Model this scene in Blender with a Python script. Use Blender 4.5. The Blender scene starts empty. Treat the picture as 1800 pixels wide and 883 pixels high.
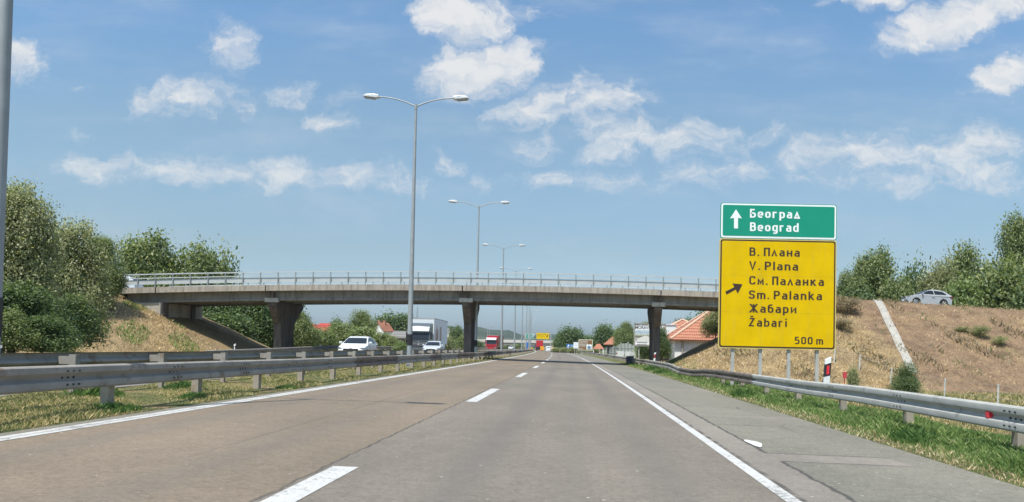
HAZE = True
import bpy, bmesh, math, random
import numpy as np
from mathutils import Vector, Matrix, Euler
R = math.radians
sc = bpy.context.scene
COL = sc.collection
random.seed(7)

# ------------------------------------------------------------------ camera
F = 1530.0                       # focal length in pixels of an 1800 px wide frame
EYE = Vector((0.0, 0.0, 1.15))
PITCH, ROLL = 2.0, 1.15          # degrees
OX, OY = 1013.0, 613.0 - F * math.tan(R(PITCH))
cam_d = bpy.data.cameras.new('camera'); cam = bpy.data.objects.new('camera', cam_d)
COL.objects.link(cam); sc.camera = cam
cam_d.sensor_width = 36.0; cam_d.lens = F / 1800.0 * 36.0
cam_d.shift_x = -(OX - 900.0) / 1800.0; cam_d.shift_y = (OY - 441.5) / 1800.0
cam_d.clip_start = 0.1; cam_d.clip_end = 12000
CM = Euler((R(90 + PITCH), 0, 0)).to_matrix() @ Matrix.Rotation(R(ROLL), 3, 'Z')
cam.matrix_world = Matrix.Translation(EYE) @ CM.to_4x4()

# ------------------------------------------------------------------ light
SUN_DIR = Vector((-2.45, -5.3, 12.0)).normalized()        # towards the sun
sun_d = bpy.data.lights.new('sun', 'SUN'); sun = bpy.data.objects.new('sun', sun_d)
COL.objects.link(sun); sun_d.energy = 4.0; sun_d.angle = R(0.53); sun_d.color = (1.0, 0.955, 0.88)
sun.rotation_euler = (-SUN_DIR).to_track_quat('-Z', 'Y').to_euler()
sun.location = (-10, -20, 60)
sc.view_settings.view_transform = 'Standard'; sc.view_settings.look = 'None'
sc.view_settings.exposure = 0.42; sc.view_settings.gamma = 1.0
sc.cycles.volume_bounces = 0
sc.cycles.volume_max_steps = 64
sc.cycles.transparent_max_bounces = 12
sc.cycles.max_bounces = 6

def ray(px, py):                  # direction of a measured point of the sky or the place
    v = Vector(((px - OX) / F, -(py - OY) / F, -1.0))
    return CM @ v
def at(px, py, Y):                # measured bearing and distance -> place
    d = ray(px, py); t = Y / d.y
    return EYE + d * t
def curve(Y):                     # the motorway bends slightly to the left
    if Y <= 0: return 0.0
    if Y < 500: return -9e-5 * Y * Y
    return -22.5 - 0.09 * (Y - 500)

# ------------------------------------------------------------------ node helper
class NT:
    def __init__(s, tree): s.t = tree; s.n = tree.nodes; s.l = tree.links
    def node(s, kind, props=None, **ins):
        n = s.n.new(kind)
        for k, v in (props or {}).items(): setattr(n, k, v)
        for k, v in ins.items():
            key = k.replace('_', ' ')
            sock = None
            if k[0] == 'i' and k[1:].isdigit(): sock = n.inputs[int(k[1:])]
            else: sock = n.inputs[key]
            s.put(sock, v)
        return n
    def put(s, sock, v):
        if hasattr(v, 'is_output') or isinstance(v, bpy.types.NodeSocket): s.l.new(v, sock)
        else:
            if isinstance(v, (tuple, list)) and sock.type == 'RGBA' and len(v) == 3: v = (*v, 1)
            sock.default_value = v
    def math(s, op, a, b=0.0, c=0.0, clamp=False):
        n = s.n.new('ShaderNodeMath'); n.operation = op; n.use_clamp = clamp
        s.put(n.inputs[0], a); s.put(n.inputs[1], b); s.put(n.inputs[2], c); return n.outputs[0]
    def noise(s, vec, scale, detail=4, rough=0.55, dist=0.0):
        n = s.node('ShaderNodeTexNoise', Scale=scale, Detail=detail, Roughness=rough, Distortion=dist)
        if vec is not None: s.l.new(vec, n.inputs['Vector'])
        return n.outputs['Fac']
    def ramp(s, fac, stops, interp='LINEAR'):
        n = s.n.new('ShaderNodeValToRGB'); n.color_ramp.interpolation = interp
        e = n.color_ramp.elements
        while len(e) < len(stops): e.new(0.5)
        for i, (p, c) in enumerate(stops):
            e[i].position = p; e[i].color = (*c, 1) if len(c) == 3 else c
        s.put(n.inputs[0], fac); return n.outputs[0]
    def mix(s, fac, a, b, blend='MIX'):
        n = s.n.new('ShaderNodeMix'); n.data_type = 'RGBA'; n.blend_type = blend
        s.put(n.inputs[0], fac); s.put(n.inputs[6], a); s.put(n.inputs[7], b); return n.outputs[2]
    def rng(s, v, a, b, c=0.0, d=1.0, smooth=False):
        n = s.n.new('ShaderNodeMapRange'); n.clamp = True
        if smooth: n.interpolation_type = 'SMOOTHSTEP'
        s.put(n.inputs[0], v)
        for i, q in enumerate((a, b, c, d)): s.put(n.inputs[i + 1], q)
        return n.outputs[0]
    def bump(s, h, strength=0.4, dist=0.02):
        return s.node('ShaderNodeBump', Strength=strength, Distance=dist, Height=h).outputs[0]

def new_mat(name):
    m = bpy.data.materials.new(name); m.use_nodes = True
    t = NT(m.node_tree); b = t.n['Principled BSDF']
    return m, t, b
_M = {}
def flat(name, col, rough=0.6, metal=0.0, var=0.12, scale=6.0, bump=0.0, coat=0.0, emit=None, dirt=None):
    """plain surface with slight procedural wear"""
    if name in _M: return _M[name]
    m, t, b = new_mat(name)
    co = t.n.new('ShaderNodeTexCoord').outputs['Object']
    n = t.noise(co, scale, 5)
    a = tuple(c * (1 - var) for c in col); d = tuple(min(1, c * (1 + var)) for c in col)
    c = t.ramp(n, [(0.3, a), (0.7, d)])
    if dirt:
        n2 = t.noise(co, dirt[1], 6, 0.65)
        c = t.mix(t.rng(n2, dirt[2], dirt[2] + 0.12), c, dirt[0])
    t.put(b.inputs['Base Color'], c)
    b.inputs['Roughness'].default_value = rough; b.inputs['Metallic'].default_value = metal
    if coat: b.inputs['Coat Weight'].default_value = coat; b.inputs['Coat Roughness'].default_value = 0.08
    if bump: t.put(b.inputs['Normal'], t.bump(t.noise(co, scale * 6, 6), bump))
    if emit: b.inputs['Emission Color'].default_value = (*emit[0], 1); b.inputs['Emission Strength'].default_value = emit[1]
    _M[name] = m; return m

# ------------------------------------------------------------------ world: sky with clouds
w = bpy.data.worlds.new('World'); sc.world = w; w.use_nodes = True
t = NT(w.node_tree); bg = t.n['Background']
sky = t.node('ShaderNodeTexSky', dict(sky_type='NISHITA', sun_disc=False, sun_elevation=math.asin(SUN_DIR.z),
             sun_rotation=math.atan2(SUN_DIR.x, SUN_DIR.y), air_density=1.0, dust_density=2.2, ozone_density=1.6, altitude=100))
dirv = t.n.new('ShaderNodeTexCoord').outputs['Generated']
sx = t.node('ShaderNodeSeparateXYZ', i0=dirv)
yy = t.math('MAXIMUM', sx.outputs[1], 0.02)
uu = t.math('DIVIDE', sx.outputs[0], yy); vv = t.math('DIVIDE', sx.outputs[2], yy)
P = t.node('ShaderNodeCombineXYZ', i0=uu, i1=vv, i2=0.0).outputs[0]
warp = t.node('ShaderNodeTexNoise', Scale=14.0, Detail=6.0, Roughness=0.6); t.l.new(P, warp.inputs['Vector'])
wv = t.node('ShaderNodeVectorMath', dict(operation='SUBTRACT'), i0=warp.outputs['Color'], i1=(0.5, 0.5, 0.5)).outputs[0]
wv = t.node('ShaderNodeVectorMath', dict(operation='MULTIPLY'), i0=wv, i1=(0.12, 0.06, 0.0)).outputs[0]
PW = t.node('ShaderNodeVectorMath', dict(operation='ADD'), i0=P, i1=wv).outputs[0]
# clouds: bearing (measured x, y), half sizes, tilt (deg), density
CL = [(800,30,55,38,20,1.35),(845,38,45,30,-10,1.2),(840,120,78,38,-15,1.35),(800,95,40,26,30,.8),(930,100,45,26,-25,.5),
 (30,105,62,38,25,.85),(960,185,75,30,-18,.85),(1060,175,80,30,-12,.85),(1000,150,70,18,-30,.5),(950,250,50,30,-35,.55),
 (1100,235,90,36,-5,.75),(1200,240,110,34,3,.7),(1340,240,60,24,-20,.55),(1080,262,80,26,0,.6),(1290,305,60,30,-15,.6),
 (960,310,80,28,0,.5),(1080,315,110,24,0,.55),(1180,300,90,26,0,.5),(1440,268,70,28,-8,.75),(1530,270,90,34,5,.8),(1600,265,80,28,-8,.7),
 (1700,265,75,36,-15,.85),(1680,305,150,32,4,.6),(1560,315,120,26,0,.55),(1780,330,50,20,0,.5),(1400,310,50,24,0,.5),
 (1690,30,100,32,-22,1.3),(1640,50,45,28,-20,.9),(1560,2,75,14,0,.85),(1780,130,60,28,-25,1.25),(1745,148,30,18,-20,.8),
 (180,295,90,26,3,.75),(300,300,90,24,0,.7),(400,298,70,26,-5,.7),(500,300,90,28,0,.78),(600,305,70,22,0,.7),(690,310,70,26,10,.5),(90,290,60,18,0,.4),
 (240,175,40,34,-30,.6),(320,170,80,32,-5,.75),(400,85,50,34,35,.7),(430,190,24,26,-60,.55),(510,163,44,22,-12,.65),(585,212,36,24,-5,.65),
 (780,275,22,36,-60,.55),(850,320,20,36,-60,.45),(145,148,20,13,0,.4),(590,165,30,24,0,.3),(740,320,30,24,0,.4),(870,20,60,24,-30,.4),(725,12,14,12,0,.4),
 (600,245,24,12,0,.3),(140,232,30,14,0,.3),(1150,180,30,12,0,.3),(1330,10,24,12,0,.35),(1780,185,14,14,0,.3),(930,20,30,18,0,.4)]
acc = None
for (px, py, rx, ry, ang, den) in CL:
    d = ray(px, py); c = (d.x / d.y, d.z / d.y, 0.0)
    mp = t.n.new('ShaderNodeMapping'); mp.vector_type = 'TEXTURE'
    t.l.new(PW, mp.inputs[0])
    mp.inputs['Location'].default_value = c
    mp.inputs['Rotation'].default_value = (0, 0, -R(ang) - R(ROLL))
    mp.inputs['Scale'].default_value = (rx * 1.75 / F, ry * 1.6 / F, 1)
    ln = t.node('ShaderNodeVectorMath', dict(operation='LENGTH'), i0=mp.outputs[0]).outputs['Value']
    v = t.rng(ln, 0.0, 1.25, den + 0.12, 0.0)
    acc = v if acc is None else t.math('MAXIMUM', acc, v)
n1 = t.noise(t.node('ShaderNodeMapping', i0=PW, Scale=(0.75, 1.35, 1)).outputs[0], 26.0, 10, 0.66)
n2 = t.noise(PW, 75.0, 6, 0.65)
nn = t.math('ADD', t.math('MULTIPLY', n1, 0.78), t.math('MULTIPLY', n2, 0.22))
dens = t.math('ADD', acc, t.math('MULTIPLY', t.math('SUBTRACT', nn, 0.5), 1.9))
fac = t.rng(dens, 0.20, 1.0, 0.0, 0.88, True)
fac = t.math('MULTIPLY', fac, t.rng(acc, 0.02, 0.5, 0.0, 1.0, True))
# high thin veil
veil = t.noise(t.node('ShaderNodeMapping', i0=P, Scale=(2.0, 7.0, 1)).outputs[0], 2.2, 7, 0.6)
veilf = t.math('MULTIPLY', t.rng(veil, 0.42, 0.75, 0.0, 0.22, True), t.rng(vv, 0.0, 0.12))
fac = t.math('MAXIMUM', fac, veilf)
front = t.rng(sx.outputs[1], 0.05, 0.2)
fac = t.math('MULTIPLY', t.math('MULTIPLY', fac, front), t.rng(vv, 0.16, 0.34, 0.74, 1.0))
# clouds' own tone: thick cores brighter, undersides greyer
lit = t.noise(t.node('ShaderNodeVectorMath', dict(operation='ADD'), i0=PW, i1=(0.0, 0.012, 0.0)).outputs[0], 20.0, 8, 0.6)
tone = t.rng(t.math('ADD', t.math('SUBTRACT', n1, lit), t.math('MULTIPLY', dens, 0.18)), -0.12, 0.26, 0.0, 1.0)
ccol = t.mix(tone, (3.9, 4.25, 4.7), (5.5, 5.45, 5.35))
tint = t.mix(t.rng(vv, 0.03, 0.11), (0.80, 1.0, 1.27), (0.755, 0.835, 0.86)); tint = t.mix(t.rng(vv, 0.12, 0.26), tint, (0.86, 0.96, 0.92)); tint = t.mix(t.rng(vv, 0.26, 0.38), tint, (0.80, 1.02, 1.09))
skyc = t.mix(1.0, sky.outputs[0], tint, 'MULTIPLY')
t.put(bg.inputs['Color'], t.mix(fac, skyc, ccol)); bg.inputs['Strength'].default_value = 0.12

# ------------------------------------------------------------------ object helpers
def tag(o, label=None, cat=None, group=None, kind=None):
    if label: o['label'] = label
    if cat: o['category'] = cat
    if group: o['group'] = group
    if kind: o['kind'] = kind
    return o
def thing(name, label, cat, loc=(0, 0, 0), rz=0.0, group=None):
    o = bpy.data.objects.new(name, None); COL.objects.link(o)
    o.empty_display_size = 0.2; o.location = loc; o.rotation_euler = (0, 0, rz)
    return tag(o, label, cat, group)
def link(name, me, mat=None, parent=None, smooth=None):
    o = bpy.data.objects.new(name, me); COL.objects.link(o)
    if mat is not None:
        for m in (mat if isinstance(mat, (list, tuple)) else [mat]): me.materials.append(m)
    if parent: o.parent = parent
    if smooth is not None:
        me.shade_smooth(); me.set_sharp_from_angle(angle=R(smooth))
    return o
def copy_tree(o, parent=None):
    c = o.copy(); COL.objects.link(c)
    if parent: c.parent = parent
    for ch in o.children: copy_tree(ch, c)
    return c
def arr_mesh(name, V, Q, k=4):
    me = bpy.data.meshes.new(name); V = np.asarray(V, np.float32); Q = np.asarray(Q, np.int32)
    n = len(Q)
    me.vertices.add(len(V)); me.vertices.foreach_set('co', V.ravel())
    me.loops.add(n * k); me.loops.foreach_set('vertex_index', Q.ravel())
    me.polygons.add(n); me.polygons.foreach_set('loop_start', np.arange(0, n * k, k, dtype=np.int32))
    me.polygons.foreach_set('loop_total', np.full(n, k, np.int32))
    me.update(); me.validate(); return me

class MB:
    def __init__(s): s.v = []; s.f = []; s.m = []; s.cur = 0
    def add(s, vs, fs, mi=None):
        b = len(s.v); s.v += [tuple(v) for v in vs]; s.f += [tuple(b + i for i in f) for f in fs]
        s.m += [s.cur if mi is None else mi] * len(fs); return s
    def box(s, x0, x1, y0, y1, z0, z1, mi=None):
        return s.add([(x0,y0,z0),(x1,y0,z0),(x1,y1,z0),(x0,y1,z0),(x0,y0,z1),(x1,y0,z1),(x1,y1,z1),(x0,y1,z1)],
                     [(0,3,2,1),(4,5,6,7),(0,1,5,4),(1,2,6,5),(2,3,7,6),(3,0,4,7)], mi)
    def prism(s, poly, axis, a, b, mi=None, front=None):
        """poly in the two other axes (x: (y,z), y: (x,z), z: (x,y)) extruded a..b"""
        n = len(poly)
        def mk(p, q):
            if axis == 'x': return (q, p[0], p[1])
            if axis == 'y': return (p[0], q, p[1])
            return (p[0], p[1], q)
        vs = [mk(p, a) for p in poly] + [mk(p, b) for p in poly]
        fs = [tuple(range(n))[::-1], tuple(range(n, 2 * n))] + [(i, (i + 1) % n, n + (i + 1) % n, n + i) for i in range(n)]
        return s.add(vs, fs, mi)
    def tube(s, pts, rad, n=8, cap=True, mi=None):
        pts = [Vector(p) for p in pts]; vs = []; fs = []
        rs = rad if isinstance(rad, (list, tuple)) else [rad] * len(pts)
        for i, p in enumerate(pts):
            d = (pts[min(i + 1, len(pts) - 1)] - pts[max(i - 1, 0)]).normalized()
            up = Vector((0, 0, 1)) if abs(d.z) < 0.9 else Vector((1, 0, 0))
            a = d.cross(up).normalized(); b = d.cross(a).normalized()
            for k in range(n):
                an = 2 * math.pi * k / n
                vs.append(p + (a * math.cos(an) + b * math.sin(an)) * rs[i])
        for i in range(len(pts) - 1):
            for k in range(n):
                k2 = (k + 1) % n
                fs.append((i * n + k, i * n + k2, (i + 1) * n + k2, (i + 1) * n + k))
        if cap: fs += [tuple(range(n))[::-1], tuple(range((len(pts) - 1) * n, len(pts) * n))]
        return s.add(vs, fs, mi)
    def sweep(s, prof, pts, side=1.0, mi=None):
        """prof: closed list of (out, z); path of points in xy; out is to the right of the path times side"""
        n = len(prof); vs = []; fs = []
        pts = [Vector(p) for p in pts]
        for i, p in enumerate(pts):
            d = (pts[min(i + 1, len(pts) - 1)] - pts[max(i - 1, 0)]); d.z = 0; d.normalize()
            r = Vector((d.y, -d.x, 0)) * side
            for (o, z) in prof: vs.append(p + r * o + Vector((0, 0, z)))
        for i in range(len(pts) - 1):
            for k in range(n):
                k2 = (k + 1) % n
                fs.append((i * n + k, i * n + k2, (i + 1) * n + k2, (i + 1) * n + k))
        fs += [tuple(range(n))[::-1], tuple(range((len(pts) - 1) * n, len(pts) * n))]
        return s.add(vs, fs, mi)
    def build(s, name, mat, parent=None, smooth=None, bevel=0.0, fix=True):
        me = bpy.data.meshes.new(name); me.from_pydata(s.v, [], s.f)
        for p, mi in zip(me.polygons, s.m): p.material_index = mi
        if fix:
            bm = bmesh.new(); bm.from_mesh(me); bmesh.ops.recalc_face_normals(bm, faces=bm.faces); bm.to_mesh(me); bm.free()
        o = link(name, me, mat, parent, smooth)
        if bevel:
            md = o.modifiers.new('bevel', 'BEVEL'); md.width = bevel; md.segments = 2; md.limit_method = 'ANGLE'; md.angle_limit = R(35)
        return o

def text_mesh(s, size, name='lettering', bold=0.0, depth=0.004, xs=1.0, spacing=1.0, align='LEFT'):
    cu = bpy.data.curves.new(name, 'FONT'); cu.body = s; cu.size = size; cu.offset = bold; cu.extrude = depth
    cu.space_character = spacing; cu.align_x = align; cu.resolution_u = 4
    o = bpy.data.objects.new('tmp', cu); COL.objects.link(o)
    dg = bpy.context.evaluated_depsgraph_get()
    me = bpy.data.meshes.new_from_object(o.evaluated_get(dg)); bpy.data.objects.remove(o)
    me.transform(Matrix.Diagonal((xs, 1, 1, 1)))
    me.name = name; return me
# ================================================================== terrain
XR, XL, YN, YF = 18.3, -35.9, 65.6, 75.0        # overpass approaches: the tops of the two embankments
def deck_z(X):
    d = abs(X + 3)
    return 5.82 - 0.00076 * d * d if d < 48 else 5.82 - 0.00076 * 48 * 48 - 0.073 * (d - 48)
def road_z(s): return -0.02 * s if s > -8.4 else 0.168
def smooth(a, b, x):
    q = min(1, max(0, (x - a) / (b - a))); return q * q * (3 - 2 * q)
def lumps(X, Y):
    return (math.sin(X * 1.3 + Y * .7) * math.sin(Y * 1.1 - X * .4) + .6 * math.sin(X * 2.9 - Y * 2.1) * math.sin(Y * 3.3 + X * 1.7))
def base_z(s, Y):
    if -6.12 <= s <= 4.28 or -19.9 <= s <= -9.35: return road_z(s) - 0.06
    if s > 4.28:
        D = 1.0 * (1 - smooth(52, 85, Y)) + 0.12
        z = -0.085 + 0.03 * smooth(4.3, 4.8, s) - (D - .05) * smooth(5.6, 11.0, s)
        return z + (0.05 * lumps(s * .4, Y * .4) * smooth(6, 9, s))
    if s > -9.35:
        return road_z(s) + 0.012 + 0.015 * smooth(6.12, 6.7, -s) - 0.03 * smooth(8.6, 9.35, -s)
    return 0.14 + 0.06 * smooth(20, 21, -s) - 0.2 * smooth(22, 30, -s) + 0.05 * lumps(s * .3, Y * .3) * smooth(21, 25, -s)
def emb_z(X, Y):
    best = -99
    for right in (1, 0):
        dx = max(XR - X, 0) if right else max(X - XL, 0)
        dy = max(YN - Y, Y - YF, 0)
        d = math.hypot(dx, dy)
        top = deck_z(max(X, XR) if right else min(X, XL)) - 0.08
        z = top - d * (0.5 if right else 0.47) if d > 0 else top
        if d > 0: z += 0.07 * lumps(X, Y) * min(1, d)
        best = max(best, z)
    return best
def ground(X, Y):
    s = X - curve(Y); b = base_z(s, Y)
    if 30 < Y < 110 and not (-20.6 < s < 5.0):
        e = emb_z(X, Y)
        if e > b: return e
    return b
def rng_(a, b, st): return list(np.arange(a, b, st))
S = rng_(-20.6, -19.9, .35) + [-19.9, -15, -9.35, -9.2, -8.9, -8.5, -8.0, -7.5, -7.0, -6.7, -6.4, -6.13, -6.1, -3, 0, 2.5, 4.26, 4.3, 4.6, 5.0, 5.6] \
    + rng_(6.0, 50, .55) + [52, 56, 62, 70, 85, 110, 150, 220, 350, 600, 1000, 1800, 3500]
S = [-4000, -2200, -1200, -700, -400, -250, -160, -110, -85, -70] + rng_(-62, -20.7, .6) + S
Ys = [-60, -30, -12, -5, 0, 4] + rng_(7, 45, 1.0) + rng_(45, 92, .55) + rng_(92, 130, 3) + rng_(130, 520, 9) + [540, 600, 700, 850, 1000, 1300, 1800, 2500, 4000, 7000]
V = []; ATT = []
for Y in Ys:
    for s in S:
        X = s + curve(Y); z = ground(X, Y); V.append((X, Y, z))
        e = 0.0; soil = 0.0
        if 30 < Y < 110 and not (-20.6 < s < 5.0):
            em = emb_z(X, Y)
            e = smooth(-.5, .3, em - base_z(s, Y))
            if X > 18 and e > .5: soil = smooth(18, 23, X) * (1 - .75 * smooth(31, 36, X + .35 * (65 - Y)))
        if -9.3 < s < -6.1: dry = 0.42
        elif s < -20: dry = max(.55, e * .93)
        elif s > 4.2:
            dry = 0.12 if s < 7.6 else .68
            if Y > 60: dry = max(dry, .35)
            if Y > 110: dry = .3
            dry = max(dry, e)
        else: dry = .3
        ATT.append((dry, soil, 0, 1))
nS = len(S)
Q = [(i * nS + j, i * nS + j + 1, (i + 1) * nS + j + 1, (i + 1) * nS + j) for i in range(len(Ys) - 1) for j in range(nS - 1)]
me = arr_mesh('ground', V, Q)
ca = me.color_attributes.new('cover', 'FLOAT_COLOR', 'POINT'); ca.data.foreach_set('color', np.asarray(ATT, np.float32).ravel())
me.shade_smooth()
m, t, b = new_mat('turf and dry grass')
co = t.n.new('ShaderNodeTexCoord').outputs['Object']
at_ = t.node('ShaderNodeAttribute', dict(attribute_name='cover')); sp = t.node('ShaderNodeSeparateColor', i0=at_.outputs['Color'])
dry, soil = sp.outputs[0], sp.outputs[1]
big = t.noise(co, 0.32, 4, .6); mid = t.noise(co, 1.7, 5, .65); fine = t.noise(co, 9.0, 6, .7); vfine = t.noise(co, 30.0, 4, .7)
green = t.ramp(fine, [(.3, (.07, .09, .03)), (.55, (.15, .175, .07)), (.75, (.25, .25, .12))])
straw = t.ramp(t.math('ADD', t.math('MULTIPLY', fine, .6), t.math('MULTIPLY', vfine, .4)), [(.33, (.10, .074, .042)), (.45, (.25, .18, .10)), (.58, (.41, .305, .17)), (.72, (.58, .47, .29))])
earth = t.ramp(t.math('ADD', t.math('MULTIPLY', fine, .5), t.math('MULTIPLY', vfine, .5)), [(.34, (.11, .072, .046)), (.5, (.255, .172, .108)), (.68, (.46, .335, .215))])
dd = t.math('ADD', t.math('MULTIPLY', dry, .97), t.math('ADD', t.math('MULTIPLY', t.math('SUBTRACT', mid, .5), 1.6), t.math('MULTIPLY', t.math('SUBTRACT', big, .5), 1.0)))
c = t.mix(t.rng(dd, .35, .62), green, straw)
ss = t.math('ADD', soil, t.math('ADD', t.math('MULTIPLY', t.math('SUBTRACT', mid, .5), 1.5), t.math('MULTIPLY', t.math('SUBTRACT', big, .5), 2.6)))
c = t.mix(t.rng(ss, .4, .75), c, earth)
c = t.mix(1.0, c, t.ramp(t.noise(co, .9, 6, .7), [(.33, (.62, .62, .66)), (.5, (1.0, 1.0, 1.0)), (.68, (1.22, 1.2, 1.15))]), 'MULTIPLY')
t.put(b.inputs['Base Color'], c); b.inputs['Roughness'].default_value = .95
b.inputs['Specular IOR Level'].default_value = .1
t.put(b.inputs['Normal'], t.bump(t.math('ADD', fine, t.math('MULTIPLY', vfine, .5)), .9, .12))
tag(link('ground', me, m), kind='structure')

# ================================================================== carriageways
def strip(S_, Ys_, zoff=0.0, zf=road_z):
    V = []; UV = []
    for Y in Ys_:
        for s in S_: V.append((s + curve(Y), Y, zf(s) + zoff)); UV.append((s, Y))
    n = len(S_)
    Q = [(i * n + j, i * n + j + 1, (i + 1) * n + j + 1, (i + 1) * n + j) for i in range(len(Ys_) - 1) for j in range(n - 1)]
    return V, UV, Q
def strip_obj(name, S_, Ys_, mat, zoff=0.0, kind='structure', parent=None):
    V, UV, Q = strip(S_, Ys_, zoff)
    me = arr_mesh(name, V, Q); uv = me.uv_layers.new(name='sy')
    U = np.asarray(UV, np.float32); li = np.empty(len(me.loops), np.int32); me.loops.foreach_get('vertex_index', li)
    uv.data.foreach_set('uv', U[li].ravel())
    o = link(name, me, mat, parent)
    if kind: tag(o, kind=kind)
    return o
YR = [-40, -10, 0] + rng_(4, 60, 4) + rng_(60, 200, 7) + rng_(200, 1000, 20)
m, t, b = new_mat('motorway asphalt')
uv = t.node('ShaderNodeUVMap', dict(uv_map='sy')).outputs[0]
su = t.node('ShaderNodeSeparateXYZ', i0=uv); s_, y_ = su.outputs[0], su.outputs[1]
def nz(scale, det=4, rough=.6, stretch=(1, 1, 1)):
    mp = t.n.new('ShaderNodeMapping'); t.l.new(uv, mp.inputs[0]); mp.inputs['Scale'].default_value = stretch
    return t.noise(mp.outputs[0], scale, det, rough)
wob = t.math('MULTIPLY', t.math('SUBTRACT', nz(2.2, 6, .7), .5), .16)
sw = t.math('ADD', s_, wob)
gr = t.math('ADD', t.math('MULTIPLY', nz(60, 3, .8), .4), t.math('ADD', t.math('MULTIPLY', nz(17, 5, .8), .4), t.math('MULTIPLY', nz(4, 6, .8), .2)))
blot = nz(.5, 5, .6, (1, .35, 1)); lon = nz(1.2, 3, .5, (1, .02, 1))
def tone(lo, hi): return t.ramp(gr, [(.40, tuple(x * .9 for x in lo)), (.62, tuple(x * 1.02 for x in hi))])
grey = tone((.125, .106, .085), (.262, .226, .182))
brown = tone((.134, .104, .073), (.276, .220, .160))
shold = tone((.120, .112, .088), (.272, .255, .207))
patch = tone((.165, .145, .122), (.31, .275, .235))
col = t.mix(t.rng(sw, -2.24, -2.20), brown, grey)
# patch strip along the edge line and the cross trench patch
inshoulder = t.rng(s_, 1.84, 1.86)
col = t.mix(inshoulder, col, patch)
strip_edge = t.rng(sw, 2.28, 2.31)
yw = t.math('ADD', y_, t.math('MULTIPLY', wob, .9))
band = t.math('MULTIPLY', t.rng(yw, 9.62, 9.67), t.rng(yw, 10.42, 10.37))
band = t.math('MULTIPLY', band, t.rng(t.math('ADD', sw, t.math('MULTIPLY', y_, .25)), 6.25, 6.2))
col = t.mix(t.math('MULTIPLY', strip_edge, t.math('SUBTRACT', 1.0, band)), col, shold)
# farther cross patches on the shoulder
for ya, yb in ((16.2, 16.6), (26.5, 28.5), (44, 45), (90, 96)):
    bb = t.math('MULTIPLY', t.rng(yw, ya, ya + .05), t.rng(yw, yb + .05, yb))
    col = t.mix(t.math('MULTIPLY', bb, t.math('MULTIPLY', strip_edge, .6)), col, patch)
# large blotches, wheel tracks
col = t.mix(1.0, col, t.ramp(blot, [(.32, (.86, .86, .86)), (.68, (1.16, 1.15, 1.13))]), 'MULTIPLY')
def gauss(c0, wd): return t.rng(t.math('ABSOLUTE', t.math('SUBTRACT', s_, c0)), wd, 0.0, 0, 1, True)
trk = t.math('ADD', t.math('ADD', gauss(-.95, .45), gauss(.85, .45)), t.math('MULTIPLY', t.math('ADD', t.math('ADD', gauss(-5.0, .45), gauss(-3.2, .45)), gauss(0.0, .35)), .7))
col = t.mix(t.math('MULTIPLY', trk, t.rng(lon, .3, .7, .2, .5)), col, (.125, .115, .106))
# pale stones / droppings
vo = t.node('ShaderNodeTexVoronoi', Scale=8.0); t.l.new(uv, vo.inputs['Vector'])
spk = t.math('MULTIPLY', t.rng(vo.outputs['Distance'], .15, .09), t.math('GREATER_THAN', t.node('ShaderNodeSeparateColor', i0=vo.outputs['Color']).outputs[0], t.rng(s_, 2.2, 2.4, .93, .72)))
col = t.mix(t.math('MULTIPLY', spk, .85), col, (.46, .45, .41))
# cracks and seams
def line(c0, wd, src): return t.rng(t.math('ABSOLUTE', t.math('SUBTRACT', src, c0)), wd, wd * .35)
seam = t.math('MULTIPLY', line(-2.22, .022, sw), t.rng(nz(.8, 3), .25, .5, .35, .9))
ck = t.math('MULTIPLY', line(2.30, .035, sw), t.math('SUBTRACT', 1.0, band))
ck2 = t.math('MULTIPLY', line(1.865, .045, t.math('ADD', s_, t.math('MULTIPLY', wob, .45))), t.rng(nz(1.6, 4, .7), .42, .55, 0, .95))
be = t.math('MULTIPLY', t.math('MAXIMUM', line(9.64, .035, yw), line(10.40, .035, yw)), t.math('MULTIPLY', strip_edge, t.rng(s_, 3.9, 3.6)))
fw = t.math('ADD', y_, t.math('MULTIPLY', s_, .3))
vc = t.node('ShaderNodeTexVoronoi', dict(feature='DISTANCE_TO_EDGE'), Scale=.55)
mpv = t.n.new('ShaderNodeMapping'); t.l.new(uv, mpv.inputs[0]); mpv.inputs['Scale'].default_value = (1, .45, 1)
wv_ = t.node('ShaderNodeVectorMath', dict(operation='ADD'), i0=mpv.outputs[0], i1=t.node('ShaderNodeCombineXYZ', i0=wob, i1=t.math('MULTIPLY', wob, 1.5), i2=0.0).outputs[0]).outputs[0]
t.l.new(wv_, vc.inputs['Vector'])
fine_ck = t.math('MULTIPLY', t.rng(vc.outputs['Distance'], .012, .004), t.math('MULTIPLY', strip_edge, t.rng(nz(.3, 3), .5, .6, 0, .55)))
cr = t.math('MAXIMUM', t.math('MAXIMUM', seam, ck), t.math('MAXIMUM', be, t.math('MAXIMUM', ck2, fine_ck)))
# short expansion line crossing the left lane, and a long thin scrape
col = t.mix(t.math('MULTIPLY', cr, .8), col, (.045, .043, .04))
scr = t.math('MULTIPLY', line(-3.62, .03, t.math('ADD', s_, t.math('MULTIPLY', t.math('SUBTRACT', y_, 12.), .012))), t.math('MULTIPLY', t.rng(y_, 7.5, 10), t.rng(y_, 24, 18, 0, .35)))
col = t.mix(scr, col, (.07, .06, .055))
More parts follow.
